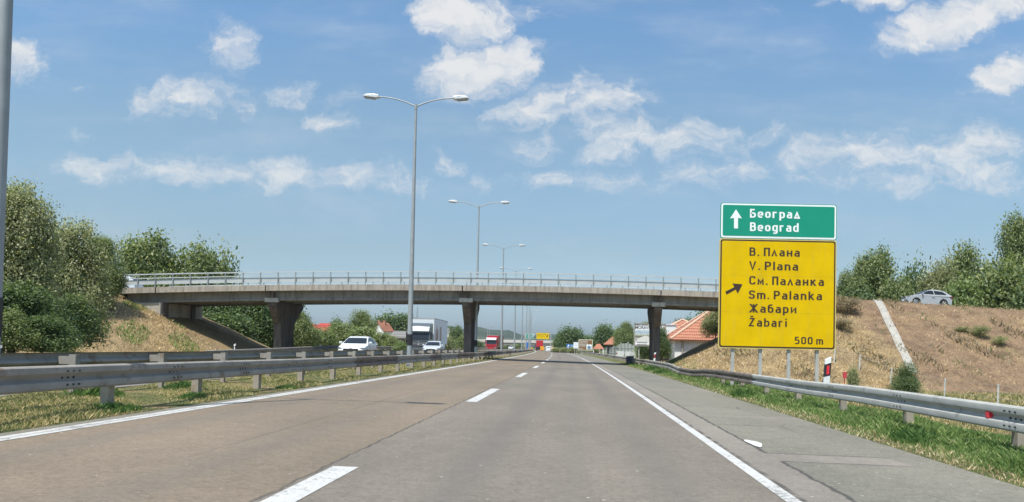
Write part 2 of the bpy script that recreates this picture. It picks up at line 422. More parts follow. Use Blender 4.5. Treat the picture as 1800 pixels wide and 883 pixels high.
# paved left rim is plain grey
col = t.mix(t.rng(sw, -5.93, -5.96), col, shold)
t.put(b.inputs['Base Color'], col)
t.put(b.inputs['Roughness'], t.rng(gr, .3, .7, .72, .88)); b.inputs['Specular IOR Level'].default_value = .35
t.put(b.inputs['Normal'], t.bump(gr, .35, .008))
ASPH = m
road = strip_obj('road', [-6.12, -5, -3, -1, 1, 2.5, 4.28], YR, ASPH)
m, t, b = new_mat('opposing asphalt')
co = t.n.new('ShaderNodeTexCoord').outputs['Object']
t.put(b.inputs['Base Color'], t.ramp(t.noise(co, 3, 8, .7), [(.3, (.15, .13, .115)), (.7, (.22, .195, .175))])); b.inputs['Roughness'].default_value = .85
opp = strip_obj('opposing_road', [-19.9, -15, -9.35], YR, m)

# painted lines: worn white paint, 4 mm over the asphalt
def paint_mat(name, wear, split=None):
    m, t, b = new_mat(name)
    uv = t.node('ShaderNodeUVMap', dict(uv_map='sy')).outputs[0]
    n = t.noise(uv, 18, 7, .85); n2 = t.noise(uv, 2.0, 4, .6)
    f = t.rng(t.math('ADD', n, t.math('MULTIPLY', n2, .5)), wear, wear + .07)
    if split is not None:
        s_ = t.node('ShaderNodeSeparateXYZ', i0=uv).outputs[0]
        a = t.rng(t.math('ABSOLUTE', t.math('SUBTRACT', t.math('ADD', s_, t.math('MULTIPLY', t.math('SUBTRACT', n2, .5), .03)), split)), .034, .014)
        f = t.math('MULTIPLY', f, t.math('SUBTRACT', 1.0, t.math('MULTIPLY', a, t.rng(n, .4, .6, .2, .9))))
    c = t.mix(f, (.20, .19, .175), t.ramp(n, [(.3, (.42, .41, .385)), (.7, (.62, .61, .585))]))
    t.put(b.inputs['Base Color'], c); b.inputs['Roughness'].default_value = .65
    t.put(b.inputs['Normal'], t.bump(n, .25, .004))
    return m
PM = paint_mat('worn line paint', .64); PML = paint_mat('worn double line paint', .64, -5.80)
YL = [-30, -5, 0] + rng_(3, 60, 1.5) + rng_(60, 200, 5) + rng_(200, 700, 15)
strip_obj('left_edge_line', [-5.92, -5.68], YL, PML, .004, None, road)
strip_obj('right_edge_line', [1.70, 1.83], YL, PM, .004, None, road)
for k in range(-1, 26):
    y0 = 2.3 + k * 15.15; y1 = y0 + 5.6
    strip_obj('lane_dash', [-2.16, -1.93], [y0, (y0 + y1) / 2, y1], PM, .004, None, road)
YO = rng_(-20, 600, 12)
strip_obj('edge_line', [-9.9, -9.75], YO, PM, .004, None, opp)
strip_obj('edge_line', [-17.5, -17.35], YO, PM, .004, None, opp)
for k in range(40):
    strip_obj('lane_dash', [-13.7, -13.55], [10 + k * 15, 15.5 + k * 15], PM, .004, None, opp)
# paint spill
sp = MB(); pts = []
for k in range(14):
    a = k / 14 * 2 * math.pi; r = 1 + .18 * math.sin(3 * a + 1)
    pts.append((2.36 + .085 * r * math.cos(a), 11.45 + .42 * r * math.sin(a)))
sp.add([(x, y, road_z(x) + .008) for x, y in pts], [tuple(range(14))])
sp_o = sp.build('paint_spill', flat('spilled paint', (.6, .6, .57), .7), road)

# road over the overpass approaches (both embankment tops)
asf = flat('overpass asphalt', (.17, .16, .15), .9, 0, .2, 2.0)
for a, bb in ((XR - 1.5, 120), (-120, XL + 1.5)):
    xs = list(np.linspace(a, bb, 30)); V = []
    for x in xs:
        V += [(x, YN + 1.3, deck_z(x) - .03), (x, YF - 1.3, deck_z(x) - .03)]
    Q = [(2 * i, 2 * i + 2, 2 * i + 3, 2 * i + 1) for i in range(len(xs) - 1)]
    tag(link('overpass_road', arr_mesh('overpass_road', V, Q), asf), kind='structure')

# ================================================================== far hills
def ridge(name, Yh, prof, depth, col, seed):
    rr = random.Random(seed); n = 200; xs = np.linspace(prof[0][0], prof[-1][0], n); V = []; rows = 9
    ph = [(rr.uniform(0, 6), rr.uniform(.8, 1.2)) for _ in range(6)]
    for j in range(rows):
        q = j / (rows - 1); k = math.sin(min(1, q * 1.25) * math.pi / 2) if q < .8 else 1 - (q - .8) * 2
        for i, px in enumerate(xs):
            yt = np.interp(px, [p[0] for p in prof], [p[1] for p in prof])
            top = at(px, yt, Yh).z
            wv = sum(math.sin(px * .05 * (a + 1) * f + p) * (1 / (a + 1)) for a, (p, f) in enumerate(ph))
            h = (top + 4.0 * wv) * k
            Y = Yh - depth * (1 - q); X = at(px, 600, Y).x
            V.append((X, Y, h - 4 + rr.uniform(-1, 1) * (2.5 if 0 < j < rows - 1 else .6)))
    Q = [(j * n + i, j * n + i + 1, (j + 1) * n + i + 1, (j + 1) * n + i) for j in range(rows - 1) for i in range(n - 1)]
    me = arr_mesh(name, V, Q); me.shade_smooth()
    m, t, b = new_mat(name + ' woodland'); co = t.n.new('ShaderNodeTexCoord').outputs['Object']
    c = t.ramp(t.math('ADD', t.math('MULTIPLY', t.noise(co, .012, 5, .6), .6), t.math('MULTIPLY', t.noise(co, .1, 5, .7), .4)), [(.38, (.02, .04, .015)), (.5, col), (.62, (.07, .09, .04))])
    t.put(b.inputs['Base Color'], c); b.inputs['Roughness'].default_value = 1
    t.put(b.inputs['Normal'], t.bump(t.noise(co, .12, 5, .7), 1.0, 8))
    return tag(link(name, me, m), kind='structure')
ridge('hills', 2600, [(-900, 575), (300, 580), (560, 583), (700, 572), (760, 571), (840, 577), (900, 584), (960, 589), (1010, 590), (1080, 592), (1300, 600), (2600, 600)], 700, (.03, .055, .025), 3)
# ================================================================== materials
galv = flat('galvanised steel', (.40, .395, .365), .75, .0, .12, 2.5, .08, dirt=((.27, .27, .25), 4.0, .58))
galv_old = flat('weathered galvanised steel', (.31, .285, .25), .85, .0, .16, 1.6, .05, dirt=((.22, .17, .13), 3.0, .55))
rusty = flat('brown weathered steel', (.20, .165, .14), .85, .0, .25, 2.0, .1, dirt=((.10, .06, .045), 4.0, .52))
postm = flat('dusty steel post', (.34, .295, .24), .8, .0, .15, 4.0, .05, dirt=((.30, .22, .15), 6.0, .55))
polem = flat('galvanised lamp pole', (.32, .345, .35), .6, .2, .10, 3.0)
whitep = flat('white plastic', (.80, .80, .78), .5)
blackp = flat('black plastic', (.02, .02, .022), .5)
redref = flat('red reflector', (.75, .03, .05), .3, 0, .05)
glassd = flat('dark window glass', (.03, .035, .04), .08, 0, .1, 1.0)
dark = flat('dark recess', (.025, .025, .025), .8)
# concrete with stains
def concrete(name, base, stain, amount=.5, streak=True):
    m, t, b = new_mat(name); co = t.n.new('ShaderNodeTexCoord').outputs['Object']
    n = t.noise(co, 1.2, 8, .65); f = t.noise(co, 14, 6, .7)
    c = t.ramp(n, [(.3, tuple(x * .8 for x in base)), (.7, tuple(min(1, x * 1.15) for x in base))])
    mp = t.n.new('ShaderNodeMapping'); t.l.new(co, mp.inputs[0]); mp.inputs['Scale'].default_value = (1.6, 1.6, .16 if streak else 1)
    st = t.noise(mp.outputs[0], 2.4, 6, .7)
    c = t.mix(t.rng(st, .62 - .2 * amount, .75 - .12 * amount, 0, .85), c, stain)
    c = t.mix(t.rng(f, .35, .65, 0, .25), c, tuple(x * .6 for x in base))
    t.put(b.inputs['Base Color'], c); b.inputs['Roughness'].default_value = .92; b.inputs['Specular IOR Level'].default_value = .2
    t.put(b.inputs['Normal'], t.bump(f, .35, .02)); return m
c_edge = concrete('kerb concrete', (.42, .37, .31), (.18, .155, .13), .8)
c_gird = concrete('girder concrete', (.33, .325, .31), (.17, .16, .15), .65)
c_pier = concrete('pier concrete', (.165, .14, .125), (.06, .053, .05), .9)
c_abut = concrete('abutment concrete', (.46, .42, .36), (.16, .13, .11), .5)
c_cap = concrete('pale bearing block', (.50, .48, .43), (.12, .11, .10), .45, False)
c_drain = concrete('drain concrete', (.40, .38, .34), (.22, .2, .17), .4, False)

# ================================================================== overpass
bridge = thing('overpass', 'concrete road overpass on three hammerhead piers with white metal railing, crossing the motorway', 'bridge', (-8.2, 66, 0))
bx0, by0 = -8.2, 66.0
def L(x, y, z): return (x - bx0, y - by0, z)
def bsweep(name, x0, x1, prof, mat, n=40, parent=bridge, bev=0, zf=deck_z):
    """prof: closed (y,z) outline in world y, z relative to deck line"""
    mb = MB(); vs = []; fs = []; k = len(prof)
    xs = np.linspace(x0, x1, n)
    for x in xs:
        for (y, z) in prof: vs.append(L(x, y, zf(x) + z))
    for i in range(n - 1):
        for j in range(k):
            j2 = (j + 1) % k; fs.append((i * k + j, i * k + j2, (i + 1) * k + j2, (i + 1) * k + j))
    fs += [tuple(range(k))[::-1], tuple(range((n - 1) * k, n * k))]
    mb.add(vs, fs); return mb.build(name, mat, parent)
PX = [-23.4, -8.5, 6.3]
x0b, x1b = -34.9, 18.4
# deck slab with edge beams, in pieces between the expansion joints
cuts = [x0b, -32.0, PX[0] - .25, PX[1] - .2, PX[2] + .1, x1b]
for i in range(5):
    a, c_ = cuts[i] + (.05 if i else 0), cuts[i + 1] - .05
    bsweep('edge_beam', a, c_, [(66.0, 0), (66.0, -.43), (66.5, -.43), (66.5, 0)], c_edge, 14)
    bsweep('edge_beam', a, c_, [(74.1, 0), (74.1, -.43), (74.6, -.43), (74.6, 0)], c_edge, 14)
bsweep('deck', x0b, x1b, [(66.503, -.03), (66.503, -.40), (74.097, -.40), (74.097, -.03)], c_gird)
gx = [-34.6, PX[0] - .3, PX[1] - .3, PX[2] - .05, 18.2]
for i in range(4):
    for gy in (66.95, 68.9, 70.9, 72.9):
        bsweep('girder', gx[i] + .03, gx[i + 1] - .03, [(gy, -.401), (gy, -1.14), (gy + .5, -1.14), (gy + .5, -.401)], c_gird, 12)
        if gy == 66.95:   # thickened bottom flange lip
            bsweep('girder', gx[i] + .05, gx[i + 1] - .05, [(gy - .07, -.98), (gy - .07, -1.12), (gy - .002, -1.12), (gy - .002, -.98)], c_gird, 12)
for px_ in PX:
    zt = deck_z(px_) - 1.145
    mb = MB(); zg = -.3
    prof = [(66.75, zt), (66.75, zt - .35), (68.15, zt - 1.75), (68.3, zg), (71.1, zg), (71.3, zt - 1.75), (73.6, zt - .35), (73.6, zt)]
    mb.prism([(y - by0, z) for y, z in prof], 'x', px_ - .3 - bx0, px_ + .3 - bx0)
    mb.prism([(y - by0, z) for y, z in [(68.9, zt - 1.3), (68.9, zg), (69.2, zg), (69.2, zt - 1.3)]], 'x', px_ - .36 - bx0, px_ + .36 - bx0)
    mb.prism([(y - by0, z) for y, z in [(70.1, zt - 1.3), (70.1, zg), (70.4, zg), (70.4, zt - 1.3)]], 'x', px_ - .36 - bx0, px_ + .36 - bx0)
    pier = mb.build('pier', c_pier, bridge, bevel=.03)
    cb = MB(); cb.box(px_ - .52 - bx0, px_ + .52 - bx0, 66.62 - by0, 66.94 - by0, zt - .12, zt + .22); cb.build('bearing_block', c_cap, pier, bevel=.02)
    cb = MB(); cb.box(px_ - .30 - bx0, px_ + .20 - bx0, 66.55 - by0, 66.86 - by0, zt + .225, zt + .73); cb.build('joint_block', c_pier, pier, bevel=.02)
# abutments
for sgn, xa in ((-1, -31.75), (1, 16.3)):
    mb = MB(); a, c_ = (xa - 2.6, xa) if sgn < 0 else (xa, xa + 2.6)
    zt = deck_z(xa) - 1.145
    mb.box(a - bx0, c_ - bx0, 66.7 - by0, 73.9 - by0, .5, zt)
    ab = mb.build('abutment', c_abut, bridge, bevel=.03)
    for y0, y1 in ((66.72, 67.5), (71.6, 72.3)):
        mb = MB(); mb.box(min(xa, xa - sgn * .12) - bx0, max(xa, xa - sgn * .12) - bx0, y0 - by0, y1 - by0, .5, zt - .01)
        mb.build('pilaster', c_pier, ab, bevel=.02)
    mb = MB(); mb.prism([(xa + sgn * .01 - bx0, deck_z(xa) - 1.17), (xa + sgn * .01 - bx0, 1.5), (xa + sgn * 3.1 - bx0, 1.5), (xa + sgn * 3.1 - bx0, deck_z(xa + sgn * 3) - 1.17)], 'y', 66.42 - by0, 66.69 - by0)
    mb.build('wing_wall', c_abut, ab, bevel=.02)
# railings
whitesteel = flat('white galvanised rail', (.46, .485, .485), .6, .0, .08, 2.0); railpost = flat('grey rail post', (.24, .27, .265), .6, .1, .08, 2.0)
def railing(Y, facing, name_lbl):
    rb = MB()
    def run(z0, z1, y0, y1, mat, nm, par):
        return bsweep(nm, x0b, x1b, [(y0, z0), (y0, z1), (y1, z1), (y1, z0)], mat, 40, par)
    rail = run(.95, 1.04, Y - .04, Y + .04, whitesteel, 'railing', bridge)
    rail['label'] = name_lbl
    run(.66, .73, Y - .03, Y + .03, whitesteel, 'middle_rail', rail)
    # crash rail w-profile behind the posts
    pr = [(0, .58), (.03, .565), (.09, .53), (.09, .47), (.02, .42), (.02, .38), (.09, .33), (.09, .27), (.03, .235), (0, .22), (-.01, .22), (-.01, .58)]
    bsweep('crash_rail', x0b, x1b, [(Y + facing * (.06 + o), z) for o, z in pr], whitesteel, 40, rail)
    x = x0b + .1
    while x < x1b:
        mb = MB(); z = deck_z(x)
        mb.box(x - .035 - bx0, x + .035 - bx0, Y - .04 - by0, Y + .04 - by0, z - .02, z + .97)
        mb.build('railing_post', railpost, rail); x += 1.335
railing(66.2, 1, 'near white metal railing')
railing(74.35, -1, 'far white metal railing')

# concrete drain chute on the right embankment
ch = thing('drain_chute', 'pale concrete drain channel running down the dry embankment right of the yellow sign', 'drain', (22.6, 65.7, 0))
mb = MB(); pts = []
N = 26
for i in range(N + 1):
    q = i / N; Y = 65.9 + (55.2 - 65.9) * q; X = 22.75 + (21.35 - 22.75) * q
    z = ground(X, Y) + .05
    pts.append(Vector((X - 22.6, Y - 65.7, z)))
zz = [p.z for p in pts]
for i in range(1, N): pts[i].z = (zz[i - 1] + zz[i] + zz[i + 1]) / 3
prof = [(-.27, .05), (-.27, -.3), (.27, -.3), (.27, .05), (.20, .05), (.16, .01), (-.16, .01), (-.20, .05)]
mb.sweep(prof, pts); o = mb.build('channel', c_drain, ch)

# ================================================================== guard rails
WP = [(.02, .158), (.058, .153), (.078, .135), (.084, .10), (.080, .062), (.022, .022), (.008, .0), (.022, -.022), (.078, -.050), (.084, -.075), (.080, -.128), (.060, -.152), (.02, -.158)]
WPROF = WP + [(o - .006, z) for o, z in WP[::-1]]
def guardrail(label, s_of, z_of, joints, mats, out, posts, post_z, post_off, mat_post, spacer=False, ref=(), group=None, post_w=.12, y_first=0):
    y0 = joints[0]; base = Vector((s_of(y0) + curve(y0), y0, 0))
    g = thing('guardrail', label, 'guardrail', base, group=group)
    for i in range(min(len(joints) - 1, 99)):
        a, c_ = joints[i], joints[i + 1] + .18
        n = 2 if c_ - a < 8 else 4
        pts = []
        for k in range(n + 1):
            Y = a + (c_ - a) * k / n
            pts.append(Vector((s_of(Y) + curve(Y), Y, z_of(Y))) - base)
        if i % 2: pts = [p + Vector((out * .007, 0, 0)) for p in pts]
        mb = MB(); mb.sweep(WPROF, pts, out)
        bm = mb.build('beam', mats(a), g, smooth=28)
        if a < 45:      # bolt heads at the splice
            bb = MB(); p = pts[-1] - (pts[-1] - pts[-2]).normalized() * .1
            for dy in (-.13, .0, .13):
                for dz, o2 in ((.088, .084), (-.088, .084), (.0, .008)):
                    q = p + Vector((out * (o2), dy, dz))
                    bb.tube([q, q + Vector((out * .016, 0, 0))], .013, 6)
            bb.build('bolt_heads', dark, bm)
    for k, Y in enumerate(posts[:99]):
        x = s_of(Y) + curve(Y) - base.x; y = Y - base.y; zt = z_of(Y)
        mb = MB(); a, c_ = (x - out * .10, x - out * .22); a, c_ = min(a, c_), max(a, c_)
        zb = ground(x + base.x, Y) - .15
        w_ = post_w / 2
        mb.box(a, c_, y - w_, y - w_ + .02, zb, zt + .13); mb.box(a, a + .02, y - w_ + .02, y + w_, zb, zt + .13)
        mb.box(c_ - .02, c_, y - w_ + .02, y + w_, zb, zt + .13)
        po = mb.build('post', mat_post, g)
        lo, hi = (x - out * .005, x - out * .098); lo, hi = min(lo, hi), max(lo, hi)
        mb = MB(); mb.box(lo, hi, y - .05, y + .05, zt - .09, zt + .09); mb.build('spacer', mat_post, po)
    for Y in ref:
        x = s_of(Y) + curve(Y) - base.x; p = Vector((x + out * .02, Y - base.y, z_of(Y)))
        mb = MB(); mb.prism([(p.z + .045, -.0), (p.z + .045, 0), (p.z, 0)], 'y', 0, 0) if False else None
        mb.add([p + Vector((0, -.045, -.05)), p + Vector((out * .055, -.035, -.03)), p + Vector((out * .055, -.045, .045)), p + Vector((0, -.045, .05)),
                p + Vector((0, .045, -.05)), p + Vector((out * .055, .035, -.03)), p + Vector((out * .055, .045, .045)), p + Vector((0, .045, .05))],
               [(0, 1, 2, 3), (4, 7, 6, 5), (0, 4, 5, 1), (1, 5, 6, 2), (2, 6, 7, 3), (3, 7, 4, 0)])
        mb.build('reflector', redref, g)
    return g
def pl(xs, ys): return lambda Y: float(np.interp(Y, xs, ys))
# right side
zr = pl([4, 10, 16.5, 20, 31, 34.5, 38, 41, 46, 60, 75, 400], [.42, .415, .41, .36, .335, .30, .185, .20, .32, .34, .30, .40])
sr = pl([4, 36, 38.5, 41, 46, 900], [5.30, 5.33, 5.28, 5.12, 5.2, 5.2])
jr = [3.4, 7.0, 10.35, 14.0, 17.6, 21.2, 25.4, 28.5, 31.6, 34.8, 37.9, 41] + rng_(44.5, 330, 3.9)
def mr(a): return galv if a < 25.3 else rusty if a < 40 else galv_old if int(a) % 5 else rusty
guardrail('steel guardrail along the right shoulder, shiny near the camera, brown and bent farther on', sr, zr, jr, mr, -1,
          [7.2, 10.7, 14.25, 17.7, 21.2, 24.7, 28.2] + rng_(31.8, 330, 3.6), None, 0, postm, ref=(11.05,), post_w=.15)
# left, median near and rear
zl = pl([4, 12, 20, 40, 400], [.655, .645, .62, .60, .60])
sl = pl([4, 24, 30, 900], [-6.55, -6.6, -6.55, -6.6])
jl = [5.6, 9.0, 11.2, 14.2, 17.2, 20.2, 23.2, 26.2, 29.2, 32.2, 36, 40] + rng_(43, 300, 3.2)
def ml(a): return rusty if a < 8.9 else galv_old if a < 26 else rusty if a < 32 else galv_old if a < 39.5 else rusty if (int(a) // 7) % 2 else galv_old
guardrail('near median guardrail beside the left edge line, grey with brown weathered panels', sl, zl, jl, ml, 1,
          [6.5, 9.6, 12.6, 15.6, 18.6, 21.6, 24.5] + rng_(27.4, 300, 3.0), None, 0, postm, ref=(9.25,), post_w=.16)
zl2 = pl([4, 400], [.76, .74])
s2 = lambda Y: -8.42
g2 = guardrail('rear median guardrail facing the opposing traffic, seen from its back', s2, zl2, [3, 7] + rng_(11, 300, 3.2), lambda a: galv_old, -1, [], None, 0, galv_old)
for Y in rng_(11.2, 300, 3.05):
    X = s2(Y) + curve(Y) - g2.location.x; y = Y - g2.location.y; zt = .76
    if Y > 300: break
    mb = MB(); zb = .05
    mb.box(X + .20, X + .28, y - .05, y + .05, zb, zt + .02)
    po = mb.build('post', postm, g2)
    mb = MB(); mb.box(X + .012, X + .20, y - .04, y + .04, zt - .03, zt + .10); mb.box(X + .20, X + .31, y - .075, y - .06, zt - .07, zt + .13)
    mb.box(X + .20, X + .31, y + .06, y + .075, zt - .07, zt + .13); mb.box(X + .29, X + .31, y - .06, y + .06, zt - .07, zt + .13)
    mb.build('spacer', galv_old, po)
# far side of the opposing carriageway
s3 = lambda Y: -20.2
guardrail('grey guardrail along the far shoulder of the opposing carriageway', s3, pl([48, 58, 74, 100], [.48, .60, .85, .80]), rng_(48, 420, 8), lambda a: galv_old, 1, rng_(49, 420, 4), None, 0, postm)
# short crash cushion end box by the right pier, where the shoulder narrows
cb = MB(); cb.box(-.3, .3, -.25, .25, -.3, .62)
o = cb.build('barrier_block', flat('sooty concrete', (.10, .10, .11), .9), None, bevel=.05); o.location = (5.02 + curve(74), 72.5, 0)
tag(o, 'low dark block in the right guardrail at the foot of the overpass pier', 'barrier')

# ================================================================== street lamps (median)
def lamp_post(label, X, Y, band=False, group='double-arm street lamps along the median', h=11.95):
    g = thing('street_lamp', label, 'street lamp', (X, Y, .15), group=group)
    mb = MB(); mb.tube([(0, 0, -.3), (0, 0, 4), (0, 0, h - .0)], [.125, .105, .05], 10); mb.build('pole', polem, g, smooth=40)
    mb = MB(); mb.tube([(0, 0, h - .12), (0, 0, h + .12)], .065, 8)
    for s_ in (-1, 1):
        pts = [(s_ * q * 1.75, 0, h + .02 + .42 * (1 - (1 - q) ** 2)) for q in (0, .25, .5, .75, 1)]
        mb.tube(pts, [.035, .033, .03, .03, .03], 8)
    mb.build('arm', polem, g, smooth=40)
    for s_ in (-1, 1):
        prof = [(1.68, .40), (1.72, .50), (1.95, .545), (2.30, .52), (2.42, .46), (2.42, .42), (1.80, .36)]
        mb = MB(); mb.prism([(s_ * x, h + z) for x, z in prof], 'y', -.15, .15)
        hd = mb.build('lamp_head', flat('lamp housing', (.62, .63, .63), .4, .2), g, bevel=.03)
        mb = MB(); mb.prism([(s_ * 1.86, h + .372), (s_ * 2.38, h + .425), (s_ * 2.36, h + .372), (s_ * 1.9, h + .318)], 'y', -.11, .11)
        mb.build('lamp_glass', flat('lamp glass', (.32, .30, .28), .25), hd)
    if band:
        mb = MB(); mb.tube([(0, 0, 1.0), (0, 0, 1.50)], .129, 10); mb.build('marker_band', blackp, g)
        mb = MB(); mb.box(-.1, .1, -.135, -.1, .12, .5); mb.build('hatch', polem, g)
    return g
ordn = ['', 'second', 'third', 'fourth', 'fifth', 'sixth', 'seventh', 'eighth', 'ninth', 'tenth', 'eleventh', 'twelfth', 'thirteenth', 'fourteenth', 'fifteenth', 'sixteenth']
for k in range(16):
    Y = 11.05 + 28.6 * k
    lab = {0: 'nearest lamp post, only its thick pole seen at the left edge of the photo', 1: 'tall double-arm street lamp with black band low on its pole, in front of the overpass',
           2: 'double-arm street lamp just behind the overpass, left of the middle pier line'}.get(k, f'{ordn[k]} double-arm lamp of the receding median row, counted from the camera')
    lamp_post(lab, -7.42 + curve(Y), Y, k < 3)

# ================================================================== large direction sign
SY = 30.0
pbl = at(1262, 611.5, SY); ptr = at(1471, 355.5, SY)
SW = (at(1468, 614, SY) - at(1261.5, 611.5, SY)).length; SX = pbl.x; SZ = at(1261.5, 612, SY).z
PXM = 207.0 / SW         # photo px per metre here
def sl_(px, py):          # photo px in the sign's own plane -> local x,z
    p = at(px, py, SY); return (p.x - SX, p.z - SZ)
sgn = thing('direction_sign', 'large green and yellow direction sign for Beograd and Velika Plana exit behind the right guardrail', 'road sign', (SX, SY, SZ))
m, t, b = new_mat('sign yellow'); co = t.n.new('ShaderNodeTexCoord').outputs['Object']
n = t.noise(co, 1.2, 5, .6); mps = t.n.new('ShaderNodeMapping'); t.l.new(co, mps.inputs[0]); mps.inputs['Scale'].default_value = (3, 1, .35); strk = t.noise(mps.outputs[0], 2.0, 7, .7)
ycol = t.ramp(n, [(.3, (.64, .41, .0)), (.7, (.76, .50, .0))]); ycol = t.mix(t.rng(strk, .5, .75, 0, .35), ycol, (.50, .36, .06))
t.put(b.inputs['Base Color'], ycol); b.inputs['Roughness'].default_value = .7; b.inputs['Specular IOR Level'].default_value = .12
YEL = m
GRN = flat('sign green', (.0, .27, .17), .45, 0, .04, 1.5)
WHS = flat('sign white', (.82, .85, .84), .45, 0, .03)
BLK = flat('sign black', (.045, .022, .012), .5, 0, .05)
PALE = flat('sign pale rim', (.62, .48, .14), .5, 0, .05)
def rrect(x0, z0, x1, z1, r, n=5):
    pts = []
    for cx, cz, a0 in ((x1 - r, z1 - r, 0), (x0 + r, z1 - r, 90), (x0 + r, z0 + r, 180), (x1 - r, z0 + r, 270)):
        for k in range(n + 1):
            a = R(a0 + 90 * k / n); pts.append((cx + r * math.cos(a), cz + r * math.sin(a)))
    return pts
def plate(name, x0, z0, x1, z1, y0, y1, mat, parent, r=.06):
    mb = MB(); mb.prism(rrect(x0, z0, x1, z1, r), 'y', y0, y1); return mb.build(name, mat, parent)
W0 = SW; ZY = 194.0 / PXM; ZT = 257.5 / PXM
yp = plate('yellow_panel', 0, 0, W0, ZY, -.02, .03, PALE, sgn, .09)
plate('panel_border', .035, .035, W0 - .035, ZY - .03, -.024, -.0205, BLK, yp, .08)
plate('panel_face', .085, .085, W0 - .085, ZY - .08, -.028, -.0245, YEL, yp, .06)
gp = plate('green_panel', .02, ZY + .01, W0 - .0, ZT, -.02, .03, GRN, sgn, .09)
plate('panel_border', .045, ZY + .03, W0 - .025, ZT - .02, -.024, -.0205, WHS, gp, .08)
plate('panel_face', .10, ZY + .095, W0 - .08, ZT - .075, -.028, -.0245, GRN, gp, .05)
seamm = flat('panel seam', (.42, .29, .02), .6)
sb = MB()
for z in (ZY * .33, ZY * .665): sb.box(.09, W0 - .09, -.0292, -.0283, z - .003, z + .003)
sb.box(W0 * .36, W0 * .36 + .006, -.0292, -.0283, .09, ZY - .09)
sb.build('panel_seam', seamm, yp)
rv = MB()
for z_ in (.25, ZY * .25, ZY * .5, ZY * .75, ZY - .25):
    for x_ in (.5, .53 * W0 - .01, W0 - .42): rv.tube([(x_, -.0282, z_), (x_, -.0325, z_)], .011, 8)
rv.build('rivets', flat('rivet heads', (.42, .32, .08), .5), yp)
def fillet(path, closed):
    """polyline with rounded corners; a third value is the corner radius"""
    n = len(path); out = []
    for i, p in enumerate(path):
        r = p[2] if len(p) > 2 else 0; c = Vector(p[:2])
        if r == 0 or (not closed and i in (0, n - 1)): out.append(c); continue
        a = Vector(path[i - 1][:2]); b_ = Vector(path[(i + 1) % n][:2]); u = (a - c); v = (b_ - c)
        r1 = min(r, u.length * .499); r2 = min(r, v.length * .499); p0 = c + u.normalized() * r1; p1 = c + v.normalized() * r2
        for k in range(6):
            q = k / 5; out.append(p0 * (1 - q) ** 2 * 1.0 + c * 2 * q * (1 - q) + p1 * q * q)
    return out
